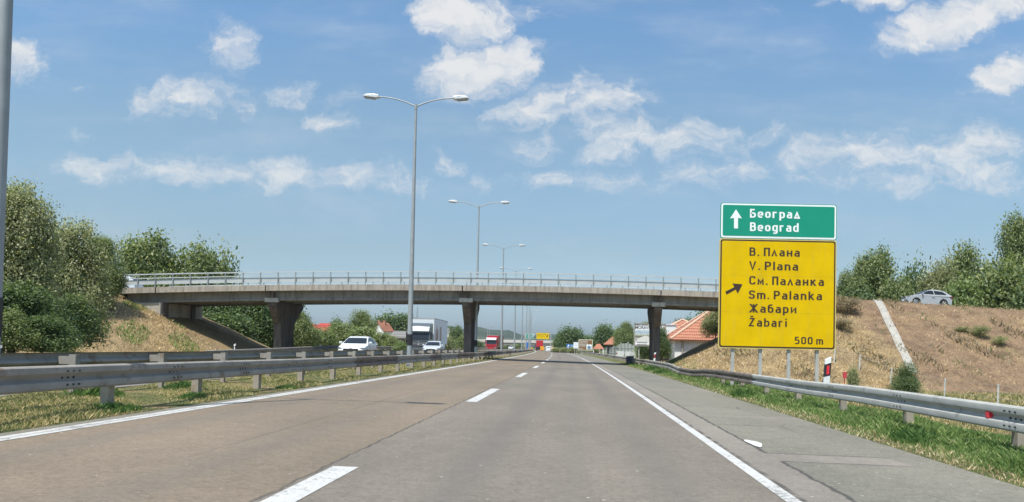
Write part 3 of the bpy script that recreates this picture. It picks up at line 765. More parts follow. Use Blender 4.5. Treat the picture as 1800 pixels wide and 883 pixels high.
GL = {
 'o': [([(.08,.08,.2),(.42,.08,.2),(.42,.64,.2),(.08,.64,.2)], 1)],
 'e': [([(.10,.35),(.42,.35),(.42,.64,.19),(.08,.64,.19),(.08,.08,.19),(.41,.08)], 0)],
 'a': [([(.09,.64),(.40,.64,.17),(.40,0)], 0), ([(.40,.40),(.08,.40,.13),(.08,.08,.13),(.40,.08)], 0)],
 'г': [([(.08,0),(.08,.64),(.37,.64)], 0)], 'r': [([(.08,0),(.08,.72)], 0), ([(.08,.42),(.08,.64,.2),(.35,.64)], 0)],
 'р': [([(.08,-.27),(.08,.72)], 0), ([(.08,.64),(.42,.64,.19),(.42,.08,.19),(.08,.08)], 0)],
 'д': [([(.0,.06),(.54,.06)], 0), ([(.09,.06),(.27,.66),(.45,.06)], 0)], 'л': [([(.03,0),(.22,.66),(.41,0)], 0)],
 'Б': [([(.08,.53),(.45,.53,.19),(.45,.08,.19),(.08,.08),(.08,.92),(.42,.92)], 0)],
 'В': [([(.3,.53),(.08,.53),(.08,.92),(.43,.92,.18),(.43,.53,.18),(.28,.53)], 0), ([(.08,.6),(.08,.08),(.46,.08,.18),(.46,.53,.18),(.25,.53)], 0)],
 'g': [([(.42,.72),(.42,-.2,.17),(.1,-.2)], 0), ([(.42,.64),(.08,.64,.19),(.08,.08,.19),(.42,.08)], 0)],
 'd': [([(.42,0),(.42,1)], 0), ([(.42,.64),(.08,.64,.19),(.08,.08,.19),(.42,.08)], 0)],
 'b': [([(.08,0),(.08,1)], 0), ([(.08,.64),(.42,.64,.19),(.42,.08,.19),(.08,.08)], 0)],
 'П': [([(.08,0),(.08,.92),(.46,.92),(.46,0)], 0)], 'н': [([(.08,0),(.08,.72)], 0), ([(.42,0),(.42,.72)], 0), ([(.08,.36),(.42,.36)], 0)],
 'V': [([(.04,1),(.27,.04),(.50,1)], 0)], 'P': [([(.08,0),(.08,.92),(.46,.92,.2),(.46,.46,.2),(.08,.46)], 0)],
 'l': [([(.08,0),(.08,1)], 0)], 'i': [([(.08,0),(.08,.70)], 0), ([(.08,.84),(.08,1)], 0)], '.': [([(.08,0),(.08,.16)], 0)],
 'n': [([(.08,0),(.08,.72)], 0), ([(.08,.64),(.42,.64,.2),(.42,0)], 0)],
 'С': [([(.47,.30),(.47,.08,.2),(.08,.08,.2),(.08,.92,.2),(.47,.92,.2),(.47,.72)], 0)], 'м': [([(.08,0),(.08,.64),(.28,.2),(.48,.64),(.48,0)], 0)],
 'S': [([(.45,.74),(.45,.92,.2),(.08,.92,.2),(.08,.52,.2),(.45,.49,.2),(.45,.08,.2),(.08,.08,.2),(.08,.26)], 0)],
 'm': [([(.08,0),(.08,.72)], 0), ([(.08,.64),(.37,.64,.16),(.37,0)], 0), ([(.3,.64),(.66,.64,.16),(.66,0)], 0)],
 'k': [([(.08,0),(.08,1)], 0), ([(.42,.72),(.10,.30)], 0), ([(.19,.42),(.45,0)], 0)], 'к': [([(.08,0),(.08,.72)], 0), ([(.42,.72),(.10,.32)], 0), ([(.17,.42),(.45,0)], 0)],
 'Ж': [([(.36,0),(.36,1)], 0), ([(.05,1),(.36,.52),(.03,0)], 0), ([(.67,1),(.36,.52),(.69,0)], 0)],
 'б': [([(.42,.93),(.08,.90,.25),(.08,.08,.2),(.43,.08,.2),(.43,.60,.2),(.10,.60)], 0)], 'и': [([(.08,.72),(.08,.1),(.44,.62),(.44,0)], 0)],
 'Ž': [([(.06,.92),(.45,.92),(.07,.08),(.47,.08)], 0), ([(.13,1.27),(.26,1.13),(.39,1.27)], 0)],
 '5': [([(.43,.92),(.10,.92),(.08,.55),(.44,.57,.2),(.44,.08,.2),(.05,.08)], 0)], '0': [([(.08,.08,.2),(.45,.08,.2),(.45,.92,.2),(.08,.92,.2)], 1)]}
for a_, b_ in (('е','e'),('о','o'),('а','a'),('B','В')): GL[a_] = GL[b_]
def sign_text(s, pxl, pyb, hpx, wpx, mat, parent, wt=.158):
    """strokes of the road lettering; hpx cap height, wpx overall width in photo px"""
    quads = []; x = 0; layer = 0; xmax = 0
    for ch in s:
        if ch == ' ': x += .22; continue
        g_ = GL[ch]; gw = max(p[0] for path, _ in g_ for p in path)
        for path, closed in g_:
            pts = fillet(path, closed); n = len(pts); L_ = []; layer += 1; w_ = wt / 2 * (.75 if path[0][1] > 1.1 else 1)
            for i, p in enumerate(pts):
                a = pts[i - 1] if (i or closed) else None; b2 = pts[(i + 1) % n] if (i < n - 1 or closed) else None
                d1 = (p - a).normalized() if a is not None and (p - a).length > 1e-6 else None; d2 = (b2 - p).normalized() if b2 is not None and (b2 - p).length > 1e-6 else None
                d1 = d1 or d2; d2 = d2 or d1; d = (d1 + d2); d = d.normalized() if d.length > .1 else d1
                k = 1 / max(.45, d.dot(d1)); L_.append((p, Vector((-d.y, d.x)) * w_ * k))
            for i in range(n if closed else n - 1):
                p, o = L_[i]; q, o2 = L_[(i + 1) % n]; quads.append(([p + o, p - o, q - o2, q + o2], x, layer))
        x += gw + .08 + .17; xmax = x - .17
    x0, z0 = sl_(pxl, pyb); H_ = hpx / PXM; fx = (wpx / PXM) / xmax; mb = MB()
    for q, dx, ly in quads: mb.add([(x0 + (v.x + dx) * fx, -.031 - .0006 * (ly % 5), z0 + v.y * H_) for v in q], [(0, 1, 2, 3)])
    return mb.build('lettering', mat, parent, fix=False)
sign_text('Београд', 1318, 383, 15.5, 90, WHS, gp, .165)
sign_text('Beograd', 1318, 406.5, 15.5, 86, WHS, gp, .165)
sign_text('В. Плана', 1317, 450, 15, 89, BLK, yp)
sign_text('V. Plana', 1317, 474.5, 15, 86, BLK, yp)
sign_text('См. Паланка', 1316.5, 500.5, 15, 132, BLK, yp)
sign_text('Sm. Palanka', 1316, 525.5, 15, 129, BLK, yp)
sign_text('Жабари', 1317, 549.5, 15, 83, BLK, yp)
sign_text('Žabari', 1316, 574, 15, 67, BLK, yp)
sign_text('500 m', 1396.5, 605, 13, 50, BLK, yp)
def arrow(pts, mat, parent):
    mb = MB(); q = [sl_(*p) for p in pts]; mb.prism(q, 'y', -.0305, -.0285); mb.build('arrow', mat, parent)
arrow([(1293.5, 368.5), (1304, 384.5), (1297, 383.5), (1297, 402), (1290, 402), (1290, 383.5), (1283, 384.5)], WHS, gp)
arrow([(1305, 500), (1296.5, 517), (1293, 509.5), (1277, 518.5), (1274.5, 513), (1290.5, 505), (1287, 498.5)], BLK, yp)
for px_ in (1288, 1337, 1387, 1437):
    x, _ = sl_(px_, 640); mb = MB()
    mb.box(x - .055, x + .055, .04, .05, -2.2, ZT - .1); mb.box(x - .005, x + .005, .05, .13, -2.2, ZT - .1); mb.box(x - .055, x + .055, .13, .14, -2.2, ZT - .1)
    mb.build('sign_post', galv, sgn)

# ================================================================== delineator posts
def delineator(label, X, Y, zb, h=1.0, red=False, lean=0):
    g = thing('delineator_post', label, 'delineator', (X, Y, zb)); g.rotation_euler = (0, R(lean), 0)
    w_ = .062
    mb = MB(); mb.prism([(-w_, 0), (w_, 0), (w_, h + .03), (-w_, h - .04)], 'y', -.045, .045); bo = mb.build('post', whitep, g, bevel=.01)
    mb = MB(); mb.prism([(-w_ - .002, h - .42), (w_ + .002, h - .38), (w_ + .002, h - .10), (-w_ - .002, h - .15)], 'y', -.047, .047); mb.build('black_band', blackp, g)
    mb = MB(); mb.box(-.028, .028, -.052, -.0475, h - .36, h - .17); mb.build('reflector', redref if red else whitep, g)
    return g
p = at(1452, 671, 19.0)
delineator('white delineator with black band and red reflector beside the big sign, behind the guardrail', p.x, 19.0, p.z - .16, .68, True, 3.5)
def delin_px(label, px, pytop, Y, lean=0, **k):
    p = at(px, pytop, Y); delineator(label, p.x, Y, p.z - 1.0, 1.0, lean=lean, **k)
delin_px('small delineator in front of the right pier of the overpass', 1149.5, 620, 64, 5, red=True)
delin_px('delineator leaning right in front of the pale slatted fence', 1082, 618, 120, 14, red=True)
delin_px('farthest right-hand delineator, near the terracotta canopy', 1054, 616, 170, 0, red=True)
delin_px('white delineator at the foot of the left embankment, shaded slope behind', 413, 605, 57)
delin_px('white delineator beside the opposing road, right of the left pier', 563, 606, 72)
delin_px('white delineator top at the left edge of the photo under the big tree', 1, 608, 38)
# ================================================================== vehicles
def paint(name, col, rough=.28, coat=.8, metal=0.0): return flat(name, col, rough, metal, .03, 1.0, coat=coat)
carglass = flat('car glass', (.02, .026, .034), .12, 0, .1, 1.0); carglass.node_tree.nodes['Principled BSDF'].inputs['Specular IOR Level'].default_value = .25
tyrem = flat('tyre rubber', (.02, .02, .02), .85); rimm = flat('alloy rim', (.45, .46, .47), .35, .7)
lampm = flat('headlamp glass', (.22, .24, .26), .2, .2); tailm = flat('tail lamp', (.16, .01, .012), .2)
platem = flat('licence plate', (.75, .75, .75), .5)
def wheel(par, x, y, r, wd, n=20):
    s = 1 if x > 0 else -1; mb = MB()
    mb.tube([(x - s * wd, y, r), (x - s * .02, y, r), (x, y, r)], [r, r, r * .95], n); o = mb.build('wheel', tyrem, par, smooth=40)
    mb = MB(); mb.tube([(x - s * .01, y, r), (x + s * .008, y, r)], [r * .66, r * .6], n)
    ri = mb.build('rim', rimm, o)
    mb = MB()
    for k in range(5):
        a = 2 * math.pi * k / 5 + .3; c0 = Vector((x + s * .0095, y + math.cos(a) * r * .36, r + math.sin(a) * r * .36))
        d = Vector((0, math.cos(a), math.sin(a))); q = Vector((0, -math.sin(a), math.cos(a)))
        mb.add([c0 - d * r * .18 - q * r * .05, c0 + d * r * .2 - q * r * .14, c0 + d * r * .2 + q * r * .14, c0 - d * r * .18 + q * r * .05], [(0, 1, 2, 3)])
    mb.build('rim_opening', dark, o)
    return o
def car(label, cat, loc, rz, mat, L=4.1, Wd=.88, H=1.5, kind='hatch', front_detail=True, group=None):
    g = thing('car', label, cat, loc, rz, group)
    k = L / 4.1; hz = H / 1.48
    yf, yr, wr = 1.28 * k, -1.22 * k, .315 * (H / 1.48)
    def arch(cy): return [(cy + (wr + .07) * math.cos(R(a)), wr + (wr + .07) * math.sin(R(a))) for a in range(0, 181, 22)]
    rear = [(-1.93 * k, .95 * hz), (-2.0 * k, .72), (-2.03 * k, .45), (-1.97 * k, .24)]
    prof = [(1.93 * k, .22), (2.04 * k, .36), (2.06 * k, .55), (1.98 * k, .70 * hz), (1.72 * k, .82 * hz), (1.30 * k, .93 * hz), (1.00 * k, .975 * hz), (0, 1.0 * hz), (-1.2 * k, 1.02 * hz), (-1.7 * k, 1.03 * hz)] + rear
    bot = [(-1.9 * k, .2)] + [(y, z) for y, z in arch(yr)[::-1] if z > .2] + [(yr + wr + .12, .2), (yf - wr - .12, .2)] + [(y, z) for y, z in arch(yf)[::-1] if z > .2]
    poly = prof + bot
    cols = [-1.0, -.93, -.6, 0, .6, .93, 1.0]
    vs = []; n = len(poly)
    for c in cols:
        for (y, z) in poly:
            f = 1 - .13 * (max(0, abs(y) / (L / 2) - .55) / .45) ** 2
            ed = abs(c); x = c * Wd * f
            if z > .6: x *= 1 - .05 * (z - .6) / .4
            zz = z - (.035 if ed == 1 else 0) * (z > .85) - .02 * (ed > .5) * (z > .7)
            y2 = y * (1 - .035 * ed ** 3)
            if ed == 1 and .22 < z: y2 *= .99
            vs.append((x, y2, zz))
    fs = [tuple(range(n)), tuple(range((len(cols) - 1) * n, len(cols) * n))[::-1]]
    for j in range(len(cols) - 1):
        for i in range(n): fs.append((j * n + i, j * n + (i + 1) % n, (j + 1) * n + (i + 1) % n, (j + 1) * n + i))
    mb = MB(); mb.add(vs, fs); body = mb.build('body', mat, g, smooth=38)
    # cabin
    zb, zt = .93 * hz, H
    cab = [(1.12 * k, .95 * hz), (.95 * k, 1.02 * hz), (.22 * k, 1.37 * hz), (-.25 * k, zt - .01), (-.75 * k, zt - .02), (-1.35 * k, zt - .11), (-1.58 * k, zt - .24), (-1.9 * k, 1.02 * hz), (-1.9 * k, .93 * hz), (1.12 * k, .93 * hz)]
    if kind == 'wagon': cab[5] = (-1.6 * k, zt - .07); cab[6] = (-1.75 * k, zt - .16)
    def hw(z): return Wd * .945 - (Wd * .27) * max(0, min(1, (z - zb) / (zt - zb))) ** 1.15
    cc = [-1, -.9, -.45, 0, .45, .9, 1]; vs = []; n = len(cab)
    for c in cc:
        for (y, z) in cab:
            z2 = z - (.03 if abs(c) == 1 and z > zt - .3 else 0) + (.012 if abs(c) < .5 and z > zt - .2 else 0)
            y2 = y - .10 * abs(c) ** 2.5 * (1 if y > 0 else -.6)
            vs.append((c * hw(z), y2, z2))
    fs = [tuple(range(n)), tuple(range((len(cc) - 1) * n, len(cc) * n))[::-1]]
    for j in range(len(cc) - 1):
        for i in range(n): fs.append((j * n + i, j * n + (i + 1) % n, (j + 1) * n + (i + 1) % n, (j + 1) * n + i))
    mb = MB(); mb.add(vs, fs); mb.build('roof', mat, g, smooth=38)
    # glass, a few mm proud
    def front_glass(y0, z0, y1, z1, name, sgn_):
        vs = []; cs = [-.9, -.45, 0, .45, .9]
        nrm = Vector((0, (z1 - z0), -(y1 - y0))).normalized() * (1 if sgn_ > 0 else -1)
        if nrm.z < 0: nrm = -nrm
        for (y, z) in ((y0, z0), (y1, z1)):
            for c in cs:
                cz = .012 * (abs(c) < .5) * (z > zt - .2)
                y2 = y - .10 * abs(c) ** 2.5 * (1 if sgn_ > 0 else -.6)
                p = Vector((c * (hw(z) - .02), y2, z + cz)) + nrm * .014; vs.append(p)
        m_ = len(cs); vs2 = [v - nrm * .02 for v in vs]
        q = [(i, i + 1, m_ + i + 1, m_ + i) for i in range(m_ - 1)]
        mb = MB(); mb.add(vs + vs2, q + [tuple(x + 2 * m_ for x in reversed(a)) for a in q]); return mb.build(name, carglass, g, smooth=40)
    front_glass(.98 * k, 1.03 * hz, .26 * k, 1.35 * hz, 'windshield', 1)
    front_glass(cab[7][0] * .995, 1.08 * hz, cab[6][0] * 1.0, zt - .2, 'rear_window', -1)
    for s in (-1, 1):
        for poly_ in ([(.80 * k, 1.045 * hz), (.18 * k, 1.33 * hz), (-.22 * k, zt - .10), (-.30 * k, 1.045 * hz)], [(-.38 * k, 1.045 * hz), (-.30 * k, zt - .10), (-1.05 * k, zt - .15), (-1.40 * k, 1.12 * hz), (-1.38 * k, 1.06 * hz)]):
            vs = [(s * (hw(z) + .012), y, z) for y, z in poly_] + [(s * (hw(z) - .02), y, z) for y, z in poly_]
            m_ = len(poly_)
            mb = MB(); mb.add(vs, [tuple(range(m_)), tuple(range(m_, 2 * m_))[::-1]] + [(i, (i + 1) % m_, m_ + (i + 1) % m_, m_ + i) for i in range(m_)])
            mb.build('window', carglass, g)
        mb = MB(); mb.box(min(s * Wd * .93, s * (Wd + .14)), max(s * Wd * .93, s * (Wd + .14)), .66 * k, .78 * k, 1.0 * hz, 1.13 * hz)
        mb.build('mirror', mat, g, bevel=.03)
        for y in (yf, yr): wheel(g, s * (Wd - .02), y, wr, .19)
        mb = MB()   # headlamps wrap the corners
        mb.prism([(s * .42 * Wd, .60 * hz), (s * .87 * Wd, .66 * hz), (s * .90 * Wd, .76 * hz), (s * .80 * Wd, .775 * hz), (s * .48 * Wd, .68 * hz)], 'y', 1.55 * k, 1.955 * k)
        mb.build('headlight', lampm, g, bevel=.01)
        mb = MB(); mb.prism([(s * .60 * Wd, .72), (s * .895 * Wd, .72), (s * .88 * Wd, .97 * hz), (s * .72 * Wd, .97 * hz)], 'y', -1.975 * k, -1.7 * k)
        mb.build('tail_light', tailm, g, bevel=.01)
        # door seams and handles
        mb = MB(); xs_ = s * (Wd * .985)
        for y in (.72 * k, -.34 * k): mb.box(min(xs_, xs_ + s * .012), max(xs_, xs_ + s * .012), y - .006, y + .006, .32, .88 * hz)
        mb.build('door_seam', dark, g)
        for y in (-.2 * k, -1.1 * k):
            mb = MB(); xh = s * Wd * .955; mb.box(min(xh, xh + s * .045), max(xh, xh + s * .045), y - .08, y + .08, .84 * hz, .87 * hz); mb.build('door_handle', mat, g)
    mb = MB(); mb.prism([(-.52 * Wd, .60 * hz), (.52 * Wd, .60 * hz), (.50 * Wd, .69 * hz), (-.50 * Wd, .69 * hz)], 'y', 1.88 * k, 2.055 * k); mb.build('grille', blackp, g)
    mb = MB(); mb.prism([(-.72 * Wd, .27), (.72 * Wd, .27), (.78 * Wd, .44), (-.78 * Wd, .44)], 'y', 1.8 * k, 2.072 * k)
    lg = mb.build('lower_grille', blackp, g)
    mb = MB(); mb.box(-.26, .26, 2.073 * k, 2.083 * k, .36, .47); mb.build('license_plate', platem, g)
    mb = MB(); mb.box(-.26, .26, -2.045 * k, -2.03 * k, .55, .66); mb.build('license_plate', platem, g)
    mb = MB(); mb.tube([(0, 1.96 * k, .66 * hz), (0, 2.064 * k, .655 * hz)], .07, 14); em = mb.build('emblem', blackp, g)
    mb = MB(); yy_ = 2.066 * k
    for a_, b_ in (((-.035, .04), (0, -.03)), ((.035, .04), (0, -.03))):
        mb.prism([(a_[0] - .006, .655 * hz + a_[1]), (a_[0] + .006, .655 * hz + a_[1]), (b_[0] + .006, .655 * hz + b_[1]), (b_[0] - .006, .655 * hz + b_[1])], 'y', yy_, yy_ + .004)
    mb.build('emblem_mark', rimm, em)
    # underbody between the wheels
    mb = MB(); mb.box(-Wd * .8, Wd * .8, -1.7 * k, 1.7 * k, .19, .6); mb.build('underbody', dark, g)
    return g
WHITE = paint('white car paint', (.66, .67, .67), .35, .5); SILV = paint('silver car paint', (.58, .61, .64), .35, .7, .1); SILB = paint('blue silver car paint', (.36, .37, .375), .4, .5, .1)
def place(px, Y, lane_z): p = at(px, 600, Y); return (p.x, Y, lane_z)
p = place(630, 56, road_z(-12)); car('white hatchback driving towards the camera on the opposing carriageway, left of the tall lamp', 'car', p, R(180 + 1.5), WHITE, 4.3, .9, 1.50)
p = place(763, 85, road_z(-12)); car('silver car driving towards the camera in front of the white truck', 'car', p, R(180 + 1), SILV, 4.4, .88, 1.45)
XC = at(1628, 540, 70.0).x
c_ = car('silver grey hatchback side-on, driving on the embankment road at the right', 'car', (XC, 70.0, deck_z(XC) - .02), R(90), SILB, 3.72, .82, 1.40)
sl = math.atan((deck_z(XC + 1) - deck_z(XC - 1)) / 2); c_.rotation_euler = (Matrix.Rotation(-sl, 3, 'Y') @ Matrix.Rotation(R(90), 3, 'Z')).to_euler()
p = at(963.5, 619.5, 240); car('white car seen from behind in the right lane, next to the orange roadwork panel', 'car', (p.x, 240, road_z(0)), R(3), WHITE, 4.2, .88, 1.62, 'wagon')
p = at(898, 612, 330); car('tiny white car on the opposing carriageway behind the red truck', 'car', (p.x, 330, .17), R(180), WHITE, 4.2, .88, 1.5)
p = at(0.5, 0, 74)
# car tail seen through the left end of the bridge railing
XL_ = at(205, 490, 71.2).x; car('light car partly hidden by the tree at the left end of the overpass', 'car', (XL_, 71.2, deck_z(XL_) - .02), R(90), SILV, 4.0, .86, 1.5)

def truck(label, loc, rz, cabm, boxm, lowm, W=1.24, H=3.75, L=12.5, trailer_from=-2.6, visor=None, slats=True, mural=None, cab_h=None, lettering=None):
    g = thing('truck', label, 'truck', loc, rz); ch = cab_h or H - .35
    # front is +y at 0
    prof = [(0, .45), (.06, .95), (.03, 1.55), (-.12, 2.05), (-.32, ch - .35), (-.75, ch), (-2.1, ch + .1), (-2.2, .9), (-2.2, .45)]
    mb = MB(); mb.prism(prof, 'x', -W, W); cabo = mb.build('cab', cabm, g, bevel=.07, smooth=40)
    mb = MB(); mb.prism([(.075, 1.62), (-.10, 2.10), (-.285, min(ch - .42, 2.72)), (-.40, min(ch - .42, 2.72)), (-.2, 1.62)], 'x', -W * .90, W * .90); mb.build('windshield', carglass, g, bevel=.02)
    for s in (-1, 1):
        mb = MB(); mb.prism([(-.35, 1.7), (-1.15, 1.7), (-1.15, 2.45), (-.55, 2.45)], 'x', min(s * (W - .02), s * (W + .012)), max(s * (W - .02), s * (W + .012))); mb.build('window', carglass, g)
        mb = MB(); xs = sorted((s * (W + .05), s * (W + .22))); mb.box(xs[0], xs[1], -.3, -.12, 1.75, 2.5); mb.build('mirror', blackp, g, bevel=.02)
        mb = MB(); xs = sorted((s * .74, s * 1.16)); mb.box(xs[0], xs[1], .03, .115, .62, .86); mb.build('headlight', lampm, g, bevel=.02)
        for y in (-1.35, L * -.72, L * -.82, L * -.92): wheel(g, s * W, y, .5, .3, 18)
    if visor:
        mb = MB(); mb.prism([(-.10, min(ch - .40, 2.62)), (.08, min(ch - .46, 2.56)), (-.06, min(ch - .12, 3.0)), (-.4, min(ch - .05, 3.1))], 'x', -W * .93, W * .93); mb.build('sun_visor', visor, g, bevel=.03)
    mb = MB(); mb.box(-W * .84, W * .84, .02, .075, .9, 1.5); gr_ = mb.build('grille', blackp if slats else lowm, g)
    if slats:
        for z in (.98, 1.14, 1.30): 
            mb = MB(); mb.box(-W * .82, W * .82, .07, .105, z, z + .07); mb.build('slat', rimm, gr_)
        mb = MB(); c0 = Vector((0, .12, 1.25)); pr = [c0 + Vector((.15 * math.cos(a), 0, .15 * math.sin(a))) for a in np.linspace(0, 2 * math.pi, 17)]
        mb.tube(pr, .014, 6, False)
        for a in (90, 210, 330): mb.tube([c0, c0 + Vector((.15 * math.cos(R(a)), 0, .15 * math.sin(R(a))))], [.022, .008], 6)
        mb.build('emblem', rimm, gr_)
    mb = MB(); mb.box(-W * .98, W * .98, -.1, .11, .28, .60); bu = mb.build('bumper', lowm, g, bevel=.03)
    mb = MB(); mb.box(-.27, .27, .112, .125, .38, .50); mb.build('license_plate', platem, bu)
    mb = MB(); mb.box(-W * 1.03, W * 1.03, -L, trailer_from, 1.15, H + .1); tb = mb.build('trailer', boxm, g, bevel=.02)
    mb = MB(); 
    for s in (-1, 1):
        x = s * W * 1.03
        for z in (1.13, H + .06): mb.box(min(x, x + s * .02), max(x, x + s * .02), -L, trailer_from, z, z + .07)
    mb.box(-W * 1.035, W * 1.035, trailer_from, trailer_from + .02, H + .02, H + .12)
    mb.build('frame_edge', galv, tb)
    if mural is not None:
        for s in (-1, 1):
            x = s * (W * 1.03 + .004); mb = MB()
            out = [(-3.6, 1.5), (-3.8, 2.6), (-4.4, 3.0), (-4.8, 3.55), (-5.1, 3.1), (-5.9, 2.8), (-6.2, 1.5)]
            mb.add([(x, y, z) for y, z in out] + [(x, -7, 1.4), (x, -7.1, 3.2), (x, -8.5, 3.3), (x, -8.6, 1.4)], [tuple(range(7)), (7, 8, 9, 10)]); mb.build('printed_picture', mural, tb)
    mb = MB(); mb.box(-W * .5, W * .5, -L + .3, -.8, .55, .95); mb.build('chassis', dark, g)
    mb = MB(); mb.box(-W * .95, W * .95, -L - .02, -L + .1, .5, .75); rb = mb.build('underrun_bar', lowm, g)
    for s in (-1, 1):
        mb = MB(); xs = sorted((s * .8, s * 1.12)); mb.box(xs[0], xs[1], -L - .04, -L - .02, .78, .95); mb.build('tail_light', tailm, g)
    mb = MB(); mb.box(-W * .96, -.03, -L - .012, -L - .002, 1.25, H); mb.box(.03, W * .96, -L - .012, -L - .002, 1.25, H); mb.build('rear_door', boxm, tb)
    return g
dkgrey = paint('dark grey truck paint', (.10, .115, .125)); mur = flat('faded printed picture', (.42, .30, .24), .6, 0, .35, 1.2)
boxw = flat('white trailer skin', (.72, .74, .75), .45, 0, .05, .8)
p = at(736, 600, 97); truck('white-and-grey truck with white box trailer driving towards the camera behind the silver car', (p.x, 97, .17), R(180 + .6), dkgrey, boxw, dkgrey, H=4.0, L=13.8, visor=WHITE, mural=mur, cab_h=3.45)
REDT = paint('red truck paint', (.48, .02, .035)); REDD = paint('dark red paint', (.30, .015, .02))
p = at(863.5, 600, 200); tr = truck('red truck driving towards the camera, in front of the far bridge', (p.x, 200, .17), R(180 - 2), REDT, REDT, REDD, H=3.6, L=13, visor=WHITE, slats=False, cab_h=3.2)
p = at(944.5, 600, 322); tr = truck('red curtain-sided truck seen from behind, heading for the far bridge', (p.x, 322 + 13, road_z(-4)), R(4), REDT, REDT, REDD, H=3.7, L=13, cab_h=3.2)
mb = MB(); mb.box(-1.25, 1.25, -13.10, -13.06, .4, 1.5); mb.build('tail_board', blackp, tr)

# ================================================================== far bridge, gantry and roadwork
fbY = 490
def fz(px, py): return at(px, py, fbY)
a = fz(805, 596); b_ = fz(984, 599)
fb = thing('far_overpass', 'distant pale concrete bridge across the motorway, behind the red truck and the gantry sign', 'bridge', (a.x, fbY, 0))
xw = b_.x - a.x; zt = a.z; zt2 = b_.z
fcon = flat('distant concrete', (.55, .52, .47), .9); fdk = flat('distant girder', (.20, .19, .175), .9)
def slab(name, x0, x1, z0, z1, y0, y1, mat, par):
    mb = MB(); n = 12
    vs = []; fs = []
    for i in range(n + 1):
        q = i / n; x = x0 + (x1 - x0) * q; dz = (zt2 - zt) * x / xw
        vs += [(x, y0, z0 + dz), (x, y1, z0 + dz), (x, y1, z1 + dz), (x, y0, z1 + dz)]
    for i in range(n):
        for j in range(4): fs.append((i * 4 + j, i * 4 + (j + 1) % 4, (i + 1) * 4 + (j + 1) % 4, (i + 1) * 4 + j))
    fs += [(3, 2, 1, 0), (n * 4, n * 4 + 1, n * 4 + 2, n * 4 + 3)]
    mb.add(vs, fs); return mb.build(name, mat, par)
pe = slab('parapet', 0, xw, zt - 1.6, zt, 0, .4, fcon, fb); slab('girder', 0, xw, zt - 3.0, zt - 1.6, .3, 8, fdk, fb)
for q in (.12, .33, .54, .76, .99):
    mb = MB(); mb.prism([(xw * q - .5, 0), (xw * q + .5, 0), (xw * q + .5, zt - 1.8), (xw * q - .5, zt - 1.8)], 'y', 1.0, 7.0); mb.build('pier', fdk, fb)
mb = MB()
for i in range(40): mb.box(xw * i / 39 - .04, xw * i / 39 + .04, .1, .2, zt - .2 + (zt2 - zt) * i / 39, zt + .9 + (zt2 - zt) * i / 39)
mb.tube([(0, .15, zt + .9), (xw, .15, zt2 + .9)], .05, 6); mb.build('railing', railpost, fb)
# stairs/handrail down to the right of the far bridge
st = thing('stair_railing', 'two pale sloping rails running down from the right end of the far bridge', 'railing', (fz(984, 597).x, 470, 0))
mb = MB(); o0 = Vector(st.location)
for (p1, p2) in (((983, 597), (999, 606)), ((983, 601), (997, 609))):
    mb.tube([at(*p1, 470) - o0, at(*p2, 430) - o0], .22, 6)
mb.tube([at(983, 600, 470) - o0, at(982.5, 616, 470) - o0], .15, 6)
mb.build('handrail', flat('pale yellow rail', (.6, .58, .42), .6), st)
# far street lamps on the second road
for px_, nm in ((857.2, 'left one of two small lamps standing over the far bridge'), (860.2, 'right one of two small lamps standing over the far bridge')):
    q = at(px_, 577, 495); g = thing('bridge_lamp', nm, 'street lamp', (q.x, 495, 4.0))
    mb = MB(); mb.tube([(0, 0, 0), (0, 0, q.z - 4)], .14, 6); mb.tube([(0, 0, q.z - 4), (1.6, 0, q.z - 3.6)], .1, 6); mb.build('pole', polem, g)
    mb = MB(); mb.box(1.3, 2.6, -.2, .2, q.z - 3.72, q.z - 3.45); mb.build('lamp_head', galv, g)
# gantry
GY = 370.0
q0 = at(923.5, 585.5, GY); q1 = at(967.8, 619, GY)
gan = thing('gantry_sign', 'distant overhead gantry with a green and a yellow panel in front of the far bridge', 'road sign', (q1.x, GY, 0))
def gl(px, py): v = at(px, py, GY); return (v.x - q1.x, v.z)
def gpanel(x0, y0, x1, y1, mat, nm, rim):
    a = gl(x0, y1); b_ = gl(x1, y0); mb = MB(); mb.box(a[0], b_[0], -.3, -.15, a[1], b_[1]); pn = mb.build(nm, rim, gan)
    mb = MB(); mb.box(a[0] + .1, b_[0] - .1, -.32, -.302, a[1] + .1, b_[1] - .1); mb.build('panel_face', mat, pn); return pn, a, b_
pn, a, b_ = gpanel(923.3, 586, 937.4, 595.6, GRN, 'green_panel', WHS)
for i, (s, z) in enumerate((('Београд', .66), ('Beograd', .40), ('Ниш', .14))):
    me = text_mesh(s, .75); me.transform(Matrix.Translation((a[0] + 1.1, -.325, a[1] + (b_[1] - a[1]) * z)) @ Matrix.Rotation(R(90), 4, 'X')); link('lettering', me, WHS, pn)
mb = MB(); mb.prism([(a[0] + .5, b_[1] - 1.5), (a[0] + .65, b_[1] - 1.5), (a[0] + .65, b_[1] - .8), (a[0] + .8, b_[1] - .8), (a[0] + .57, b_[1] - .35), (a[0] + .35, b_[1] - .8), (a[0] + .5, b_[1] - .8)], 'y', -.33, -.323); mb.build('arrow', WHS, pn)
pn, a, b_ = gpanel(943, 585.8, 965.4, 596.2, YEL, 'yellow_panel', PALE)
for i, (s, z) in enumerate((('Велика Плана', .70), ('Velika Plana', .42))):
    me = text_mesh(s, .62); me.transform(Matrix.Translation((a[0] + .3, -.325, a[1] + (b_[1] - a[1]) * z)) @ Matrix.Rotation(R(90), 4, 'X')); link('lettering', me, BLK, pn)
